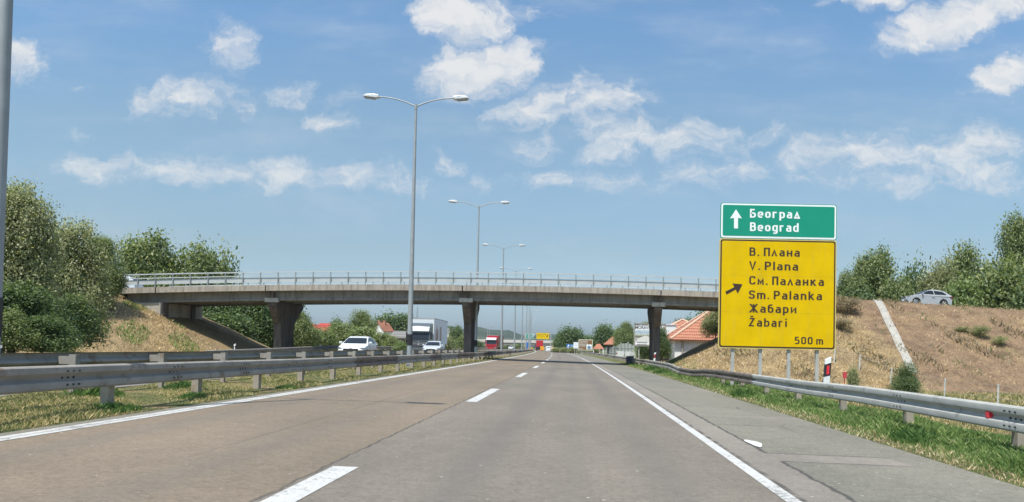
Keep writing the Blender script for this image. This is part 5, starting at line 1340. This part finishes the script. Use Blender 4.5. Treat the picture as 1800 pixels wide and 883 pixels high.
T('low green tree top ending at the bridge railing, rightmost above the left span', 388, 458, 70, 90, 'mid', LG)
# under the left span
T('dark green tree under the left span beside the abutment', 372, 512, 110, 84, 'roundC', LD, gz=0)
T('dark green tree under the left span, left of the first pier', 440, 508, 120, 90, 'roundB', LD, gz=0)
T('deep green tree directly behind the left pier', 500, 512, 90, 94, 'roundA', LD, gz=0)
T('green bush just right of the left pier', 528, 548, 70, 92, 'roundC', LG, gz=0)
T('low thicket bush at the left foot of the left pier', 410, 560, 90, 82, 'bushA', LD, gz=0, name='bush', cat='bush')
rowb = [(565, 582, 60, 112, 'mid', LG, 'green bush below the bright red roof'), (600, 575, 56, 118, 'midB', LG, 'yellow-green bush right of the bright red roof'), (592, 565, 30, 150, 'mid', LD, 'small dark round tree beside the red-roofed wing'),
 (545, 584, 50, 104, 'midB', LG, 'low green bush right of the left pier, in front of the red-roofed house'), (640, 578, 60, 108, 'mid', LG, 'dense green bush behind the white hatchback'), (672, 590, 44, 106, 'midB', LG, 'green bush below the white gabled house'),
 (690, 594, 30, 104, 'mid', LG, 'bright green bush left of the shed'), (706, 604, 26, 92, 'bushA', LL, 'light yellow-green bush beside the tall lamp post'), (520, 588, 60, 96, 'bushB', LD, 'dark low bush at the right foot of the left pier'),
 (480, 590, 60, 98, 'bushA', LD, 'dark low bush behind the left pier shaft')]
for (px, pt, wp, Y, k, m_, lb) in rowb: T(lb, px, pt, wp, Y, k, m_, gz=0, name='bush', cat='bush', group='bushes along the opposing carriageway')
T('tall airy tree standing above the white hatchback', 634, 544, 56, 128, 'airy', LG, gz=0)
T('green tree filling below the airy tree', 642, 560, 46, 132, 'mid', LG, gz=0)
T('dark green tree behind the white gabled house, left one', 684, 556, 56, 262, 'mid', LD, gz=0)
T('dark green tree behind the white gabled house, right one', 708, 560, 46, 265, 'midB', LD, gz=0)
T('green tree right of the white truck trailer', 803, 573, 34, 150, 'roundB', LD, gz=0)
T('pale green bush beside the rear of the white truck', 783, 593, 34, 128, 'mid', LO, gz=0, name='bush', cat='bush')
T('bush under the green tree right of the truck', 816, 594, 30, 140, 'midB', LG, gz=0, name='bush', cat='bush')
for i, (px, pt, wp, Y) in enumerate(((790, 583, 40, 330), (835, 600, 34, 300), (770, 580, 40, 340), (822, 598, 26, 340))):
    T(['small distant tree just right of the white truck', 'small distant tree left of the middle pier', 'small distant tree behind the rear of the white truck', 'small distant tree touching the left side of the middle pier'][i], px, pt, wp, Y, 'mid', LD, gz=0, group='distant trees left of the red truck')
for i, px in enumerate(range(842, 925, 9)):
    T(f'{ORD[(px - 842) // 9]} distant bush from the left in the row under the far bridge', px, 605 + (i * 7 % 4), 15, 420 + (i * 37 % 50), 'mid', LO if i % 2 else LD, gz=0, name='bush', cat='bush', group='bushes under the far bridge')
# right centre
T('round green tree behind the brown tourist sign, left of it', 1003, 578, 48, 300, 'mid', LD, gz=0)
T('dark tree right of the far bridge', 985, 590, 26, 330, 'midB', LD, gz=0)
T('green tree between the brown sign and the orange-roofed house', 1062, 577, 42, 260, 'midB', LD, gz=0)
T('green tree left of the restaurant billboard', 1100, 567, 46, 178, 'roundC', LG, gz=0)
T('green tree right behind the slatted fence', 1078, 584, 44, 290, 'mid', LG, gz=0)
T('dark low tree behind the brown sign', 1035, 592, 46, 330, 'mid', LD, gz=0)
T('leafy tree behind the billboard', 1148, 566, 70, 125, 'roundA', LG, gz=0)
T('dark green tree behind the terracotta hip roof, left one', 1205, 560, 60, 135, 'roundB', LD, gz=0)
T('dark green tree behind the terracotta hip roof, right one', 1248, 548, 60, 138, 'mid', LD, gz=0)
T('small tree in front of the billboard, right of the pier', 1162, 584, 30, 83, 'bushB', LD, gz=0, lift=.4)
T('dark bush below the billboard left of the right pier', 1133, 604, 32, 104, 'bushA', LD, gz=0, name='bush', cat='bush')
T('dark bush in the yard left of the white house', 1166, 600, 28, 88, 'bushA', LD, gz=0, name='bush', cat='bush')
T('dark olive tree on the slope hiding the right end of the hip roof', 1258, 540, 56, 76.8, 'roundC', LO, lift=-.3)
for i, (px, pt) in enumerate(((1008, 611), (1022, 613), (993, 612), (978, 612), (1045, 613))):
    T(['low bush under the white board', 'low bush under the left part of the brown tourist sign', 'low bush right of the blue square sign', 'low bush right of the earth mound', 'low bush below the terracotta canopy'][i], px, pt, 20, 215 + i * 6, 'mid', LO, gz=-.1, name='bush', cat='bush', group='low bushes by the tourist sign')
# pile of earth by the far bridge
# right, behind the embankment road
T('round green tree right of the yellow sign', 1540, 446, 118, 83, 'roundA', LG)
T('shrub at the left foot of the round green tree', 1494, 478, 70, 80, 'roundB', LG)
T('green tree above the silver hatchback', 1655, 458, 90, 84, 'roundB', LO)
T('taller green tree right of the silver hatchback', 1700, 436, 110, 86, 'roundC', LG)
T('tall tree at the right edge of the photo', 1795, 378, 130, 84, 'big3', LG)
T('bush between the tall right tree and the embankment road', 1760, 478, 110, 79.5, 'bushA', LG, name='bush', cat='bush')
T('yellow-green bush behind the silver hatchback tail', 1690, 505, 80, 79, 'bushB', LL, name='bush', cat='bush')
T('low green bush left of the silver hatchback', 1575, 500, 60, 79.5, 'bushA', LG, name='bush', cat='bush')
T('low bush on the road edge right of the sign', 1510, 510, 70, 79, 'bushB', LD, name='bush', cat='bush')
T('dark bush at the far right on the embankment top', 1800, 520, 70, 77.5, 'bushB', LD, name='bush', cat='bush')
T('sapling gap bush between the round tree and the taller tree', 1610, 480, 60, 88, 'mid', LD, name='bush', cat='bush')
T('grey-brown dry brush on the slope right of the yellow sign', 1490, 520, 70, 63, 'twiggy', LY, name='bush', cat='bush')
T('second dry brush lower on the slope behind the sign edge', 1478, 560, 55, 60.5, 'twiggy', LY, name='bush', cat='bush')
T('small green shrub on the bare slope below the hatchback', 1722, 572, 44, 60.5, 'twiggy', LG, name='bush', cat='bush')
T('low creeping shrub left of the small slope shrub', 1693, 574, 32, 61.2, 'twiggy', LG, name='bush', cat='bush')
T('low creeping shrub right of the small slope shrub', 1760, 590, 40, 59.5, 'twiggy', LO, name='bush', cat='bush')
T('dense round dark green bush at the foot of the drain chute', 1595, 637, 56, 45, 'dense', LD, name='bush', cat='bush')
T('small weed bush beside the fence left of the round bush', 1498, 652, 22, 50, 'bushA', LO, name='bush', cat='bush')
# earth mound by the far bridge
q = at(966, 606, 380); mb = MB(); n = 18; vs = [(0, 0, at(970, 605, 380).z)]; rr = random.Random(5)
for ring, f in ((0, .35), (1, .7), (2, 1.0)):
    for k in range(n): a = 2 * math.pi * k / n; r_ = 3.6 * f * rr.uniform(.85, 1.15); vs.append((r_ * math.cos(a), r_ * math.sin(a), (1 - f) * at(970, 605, 380).z * .95 - (.3 if f == 1 else 0)))
fs = [(0, 1 + k, 1 + (k + 1) % n) for k in range(n)] + [(1 + r_ * n + k, 1 + (r_ + 1) * n + k, 1 + (r_ + 1) * n + (k + 1) % n, 1 + r_ * n + (k + 1) % n) for r_ in (0, 1) for k in range(n)]
mb.add(vs, fs); o = mb.build('earth_mound', flat('dry earth', (.38, .28, .18), .95, 0, .2, 1, .3)); o.location = (at(974, 610, 380).x, 380, 0); tag(o, 'dry earth mound right of the white car in front of the far bridge', 'mound')

# ================================================================== grass
def grassmat(name, stops, trans=.3):
    m, t, b = new_mat(name); geo = t.n.new('ShaderNodeNewGeometry'); co = t.n.new('ShaderNodeTexCoord').outputs['Object']
    r = t.math('ADD', t.math('MULTIPLY', geo.outputs['Random Per Island'], .5), t.math('MULTIPLY', t.noise(co, .9, 4, .65), .5))
    c = t.ramp(r, stops); t.put(b.inputs['Base Color'], c); b.inputs['Roughness'].default_value = .7; b.inputs['Specular IOR Level'].default_value = .2
    tr = t.node('ShaderNodeBsdfTranslucent', Color=t.mix(1.0, c, (.8, .8, .6), 'MULTIPLY')); mx = t.node('ShaderNodeAddShader', i0=b.outputs[0], i1=tr.outputs[0])
    t.l.new(mx.outputs[0], t.n['Material Output'].inputs[0]); return m
GREEN = grassmat('lush grass', [(.3, (.065, .11, .03)), (.52, (.12, .185, .05)), (.66, (.20, .25, .09)), (.80, (.36, .33, .18))])
MIXG = grassmat('half dry grass', [(.34, (.09, .11, .035)), (.46, (.16, .17, .065)), (.55, (.28, .245, .12)), (.72, (.46, .36, .20))])
STRAW = grassmat('straw', [(.3, (.22, .16, .09)), (.5, (.36, .27, .155)), (.7, (.52, .42, .27))], .2)
WEED = grassmat('dark weeds', [(.3, (.04, .08, .02)), (.6, (.075, .13, .035)), (.8, (.12, .18, .055))])
gvec = np.vectorize(lambda a, b_: ground(a, b_))
def blades(name, X, Y, h, w_, mat, seed, lean=.5, label=None):
    rs = np.random.RandomState(seed); n = len(X); Z = gvec(X, Y) - .01
    B = np.stack([X, Y, Z], 1); an = rs.rand(n) * 2 * np.pi; d = np.stack([np.cos(an), np.sin(an), 0 * an], 1)
    hh = (h * rs.uniform(.4, 1.15, n))[:, None]; ww = (w_ * rs.uniform(.6, 1.4, n))[:, None]
    la = rs.rand(n) * 2 * np.pi; ln = np.stack([np.cos(la), np.sin(la), 0 * la], 1) * (rs.rand(n, 1) * lean) * hh
    up = np.array([[0, 0, 1.0]])
    V = np.stack([B - d * ww, B + d * ww, B + d * ww * .7 + ln * .4 + up * hh * .6, B + ln + up * hh * .95], 1).reshape(-1, 3)
    o = link(name, arr_mesh(name, V, np.arange(n * 4).reshape(-1, 4)), mat); tag(o, label, 'grass', kind='stuff'); return o
rs = np.random.RandomState(3)
def scatter(n, s0, s1, y0, y1, power=2.0):
    q = rs.rand(n); Y = 1 / (1 / y0 + (1 / y1 - 1 / y0) * q) if power == 2 else y0 + (y1 - y0) * q
    s = s0 + (s1 - s0) * rs.rand(n); return s, Y
def mk(s, Y): return s - 9e-5 * Y * Y
# lush right verge
n = 300000; s, Y = scatter(n, 3.98, 9.0, 6.5, 75)
eg = 4.24 + .12 * np.sin(Y * 1.9) * np.sin(Y * .77 + 1) + .07 * np.sin(Y * 5.3); den = np.clip((s - eg) / .45, 0, 1) * (.8 + .45 * np.sin(s * 2.3 + Y * .9) * np.sin(Y * .53 + 1)); keep = (rs.rand(n) < den) | ((s > eg - .1) & (rs.rand(n) < .12)); s, Y = s[keep], Y[keep]
edge = np.clip((s - 4.25) / .7, .22, 1); h = .15 * edge * (.75 + .35 * np.sin(Y * 1.7 + s) * np.sin(s * 3 + Y * .6)); h = h * np.clip(1.35 - (s - 5) * .15, .6, 1.2)
blades('grass_verge', mk(s, Y), Y, h, .0028 + .00028 * Y, GREEN, 1, .95, 'lush green grass under and behind the right guardrail')
n = 6000; s, Y = scatter(n, 4.20, 4.75, 6.5, 60); blades('verge_straw', mk(s, Y), Y, .06 + 0 * Y, .003 + .0003 * Y, STRAW, 2, 1.0, 'thin dry grass fringe along the right shoulder edge')
# median
n = 180000; s, Y = scatter(n, -9.25, -6.14, 8.5, 90)
den = np.clip((-6.14 - s) / .35, .12, 1) * (.6 + .5 * np.sin(s * 3.1 + Y * .8) * np.sin(Y * .61)); keep = rs.rand(n) < den + .2; s, Y = s[keep], Y[keep]
blades('median_grass', mk(s, Y), Y, .085 * (.7 + .5 * np.sin(s * 2 + Y * 1.3)), .004 + .0003 * Y, MIXG, 4, .9, 'half dry grass on the median strip')
for i, (cx, cy, rr_, hh_) in enumerate(((-6.45, 12.2, .38, .16), (-6.6, 15.2, .3, .14), (-6.35, 19.4, .3, .1), (-8.0, 14.5, .5, .22), (-7.8, 17.5, .4, .2), (4.75, 12.2, .35, .22), (4.7, 24, .5, .25), (4.8, 46, .7, .3), (4.9, 52, .8, .35))):
    n = 900; a = rs.rand(n) * 6.28; r_ = np.sqrt(rs.rand(n)) * rr_; X = cx + curve(cy) + np.cos(a) * r_ * .7; Yw = cy + np.sin(a) * r_ * 1.6
    blades('weed_clump', X, Yw, hh_ * (1.1 - r_ / rr_ * .7), .012 + 0 * X, WEED, 20 + i, 1.0, 'dark green weeds tufted along the grass strips')
# dry tufts over the embankment slopes and the field
n = 120000; X = rs.uniform(6, 45, n); Y = rs.uniform(40, 66.5, n); sel = np.array([(emb_z(a, b_) > base_z(a - curve(b_), b_) - .1) for a, b_ in zip(X, Y)])
bare = (X > 20) & (X < 32) & (rs.rand(n) < .8); patchy = rs.rand(n) < .55 + .45 * np.sin(X * .9 + Y * .3) * np.sin(Y * .8 - X * .2)
sel &= ~bare & patchy; blades('dry_slope_grass', X[sel], Y[sel], .20 + 0 * X[sel], .022 + 0 * X[sel], STRAW, 5, 1.4, 'dry straw-coloured grass on the right embankment slope')
n = 60000; X = rs.uniform(-46, -20.5, n); Y = rs.uniform(42, 66.5, n); sel = np.array([(emb_z(a, b_) > base_z(a - curve(b_), b_) - .2) for a, b_ in zip(X, Y)])
sel &= rs.rand(n) < .6 + .4 * np.sin(X * .8 + Y * .5); blades('dry_slope_grass', X[sel], Y[sel], .22 + 0 * X[sel], .022 + 0 * X[sel], STRAW, 6, 1.3, 'dry straw-coloured grass on the left embankment slope')
n = 16000; X = rs.uniform(-34, -21, n); Y = rs.uniform(52, 66.5, n); g1 = np.sin(X * 1.1 + 1) * np.sin(Y * .9 + X * .6); sel = g1 > .25
blades('slope_weeds', X[sel], Y[sel], .25 + 0 * X[sel], .03 + 0 * X[sel], GREEN, 7, .9, 'green weeds among the straw on the left slope')
n = 16000; X = rs.uniform(10, 44, n); Y = rs.uniform(53.5, 66, n); g1 = np.sin(X * .8 + 2) * np.sin(Y * .7 + X * .5) + .5 * np.sin(X * 2.1 + Y * 1.3); sel = (g1 > .62) & np.array([emb_z(a, b_) > base_z(a - curve(b_), b_) for a, b_ in zip(X, Y)])
blades('slope_scrub', X[sel], Y[sel], .32 + 0 * X[sel], .035 + 0 * X[sel], LY, 17, 1.3, 'low brown scrub in patches on the right embankment slope')
n = 5000; X = rs.uniform(10, 44, n); Y = rs.uniform(53.5, 66, n); g1 = np.sin(X * .9 + 4) * np.sin(Y * .9 + X * .3); sel = (g1 > .72)
blades('slope_weeds', X[sel], Y[sel], .22 + 0 * X[sel], .03 + 0 * X[sel], WEED, 18, 1.3, 'green weeds scattered on the right embankment slope')
n = 40000; X = rs.uniform(9, 32, n); Y = rs.uniform(26, 57, n); sel = np.array([emb_z(a, b_) < base_z(a - curve(b_), b_) for a, b_ in zip(X, Y)]) & (rs.rand(n) < .75)
blades('field_grass', X[sel], Y[sel], .22 + 0 * X[sel], .018 + 0 * X[sel], MIXG, 8, 1.0, 'patchy half dry grass on the low field right of the guardrail')

# ================================================================== haze
hz_ = MB(); hz_.box(-3900, 3900, -55, 3950, -6.5, 130)
m = bpy.data.materials.new('haze air'); m.use_nodes = True; nt = m.node_tree; nt.nodes.clear()
ou = nt.nodes.new('ShaderNodeOutputMaterial'); pv = nt.nodes.new('ShaderNodeVolumePrincipled')
pv.inputs['Color'].default_value = (.80, .88, 1.0, 1); pv.inputs['Density'].default_value = .00007; nt.links.new(pv.outputs[0], ou.inputs['Volume'])
if HAZE: tag(hz_.build('haze', m), kind='stuff')
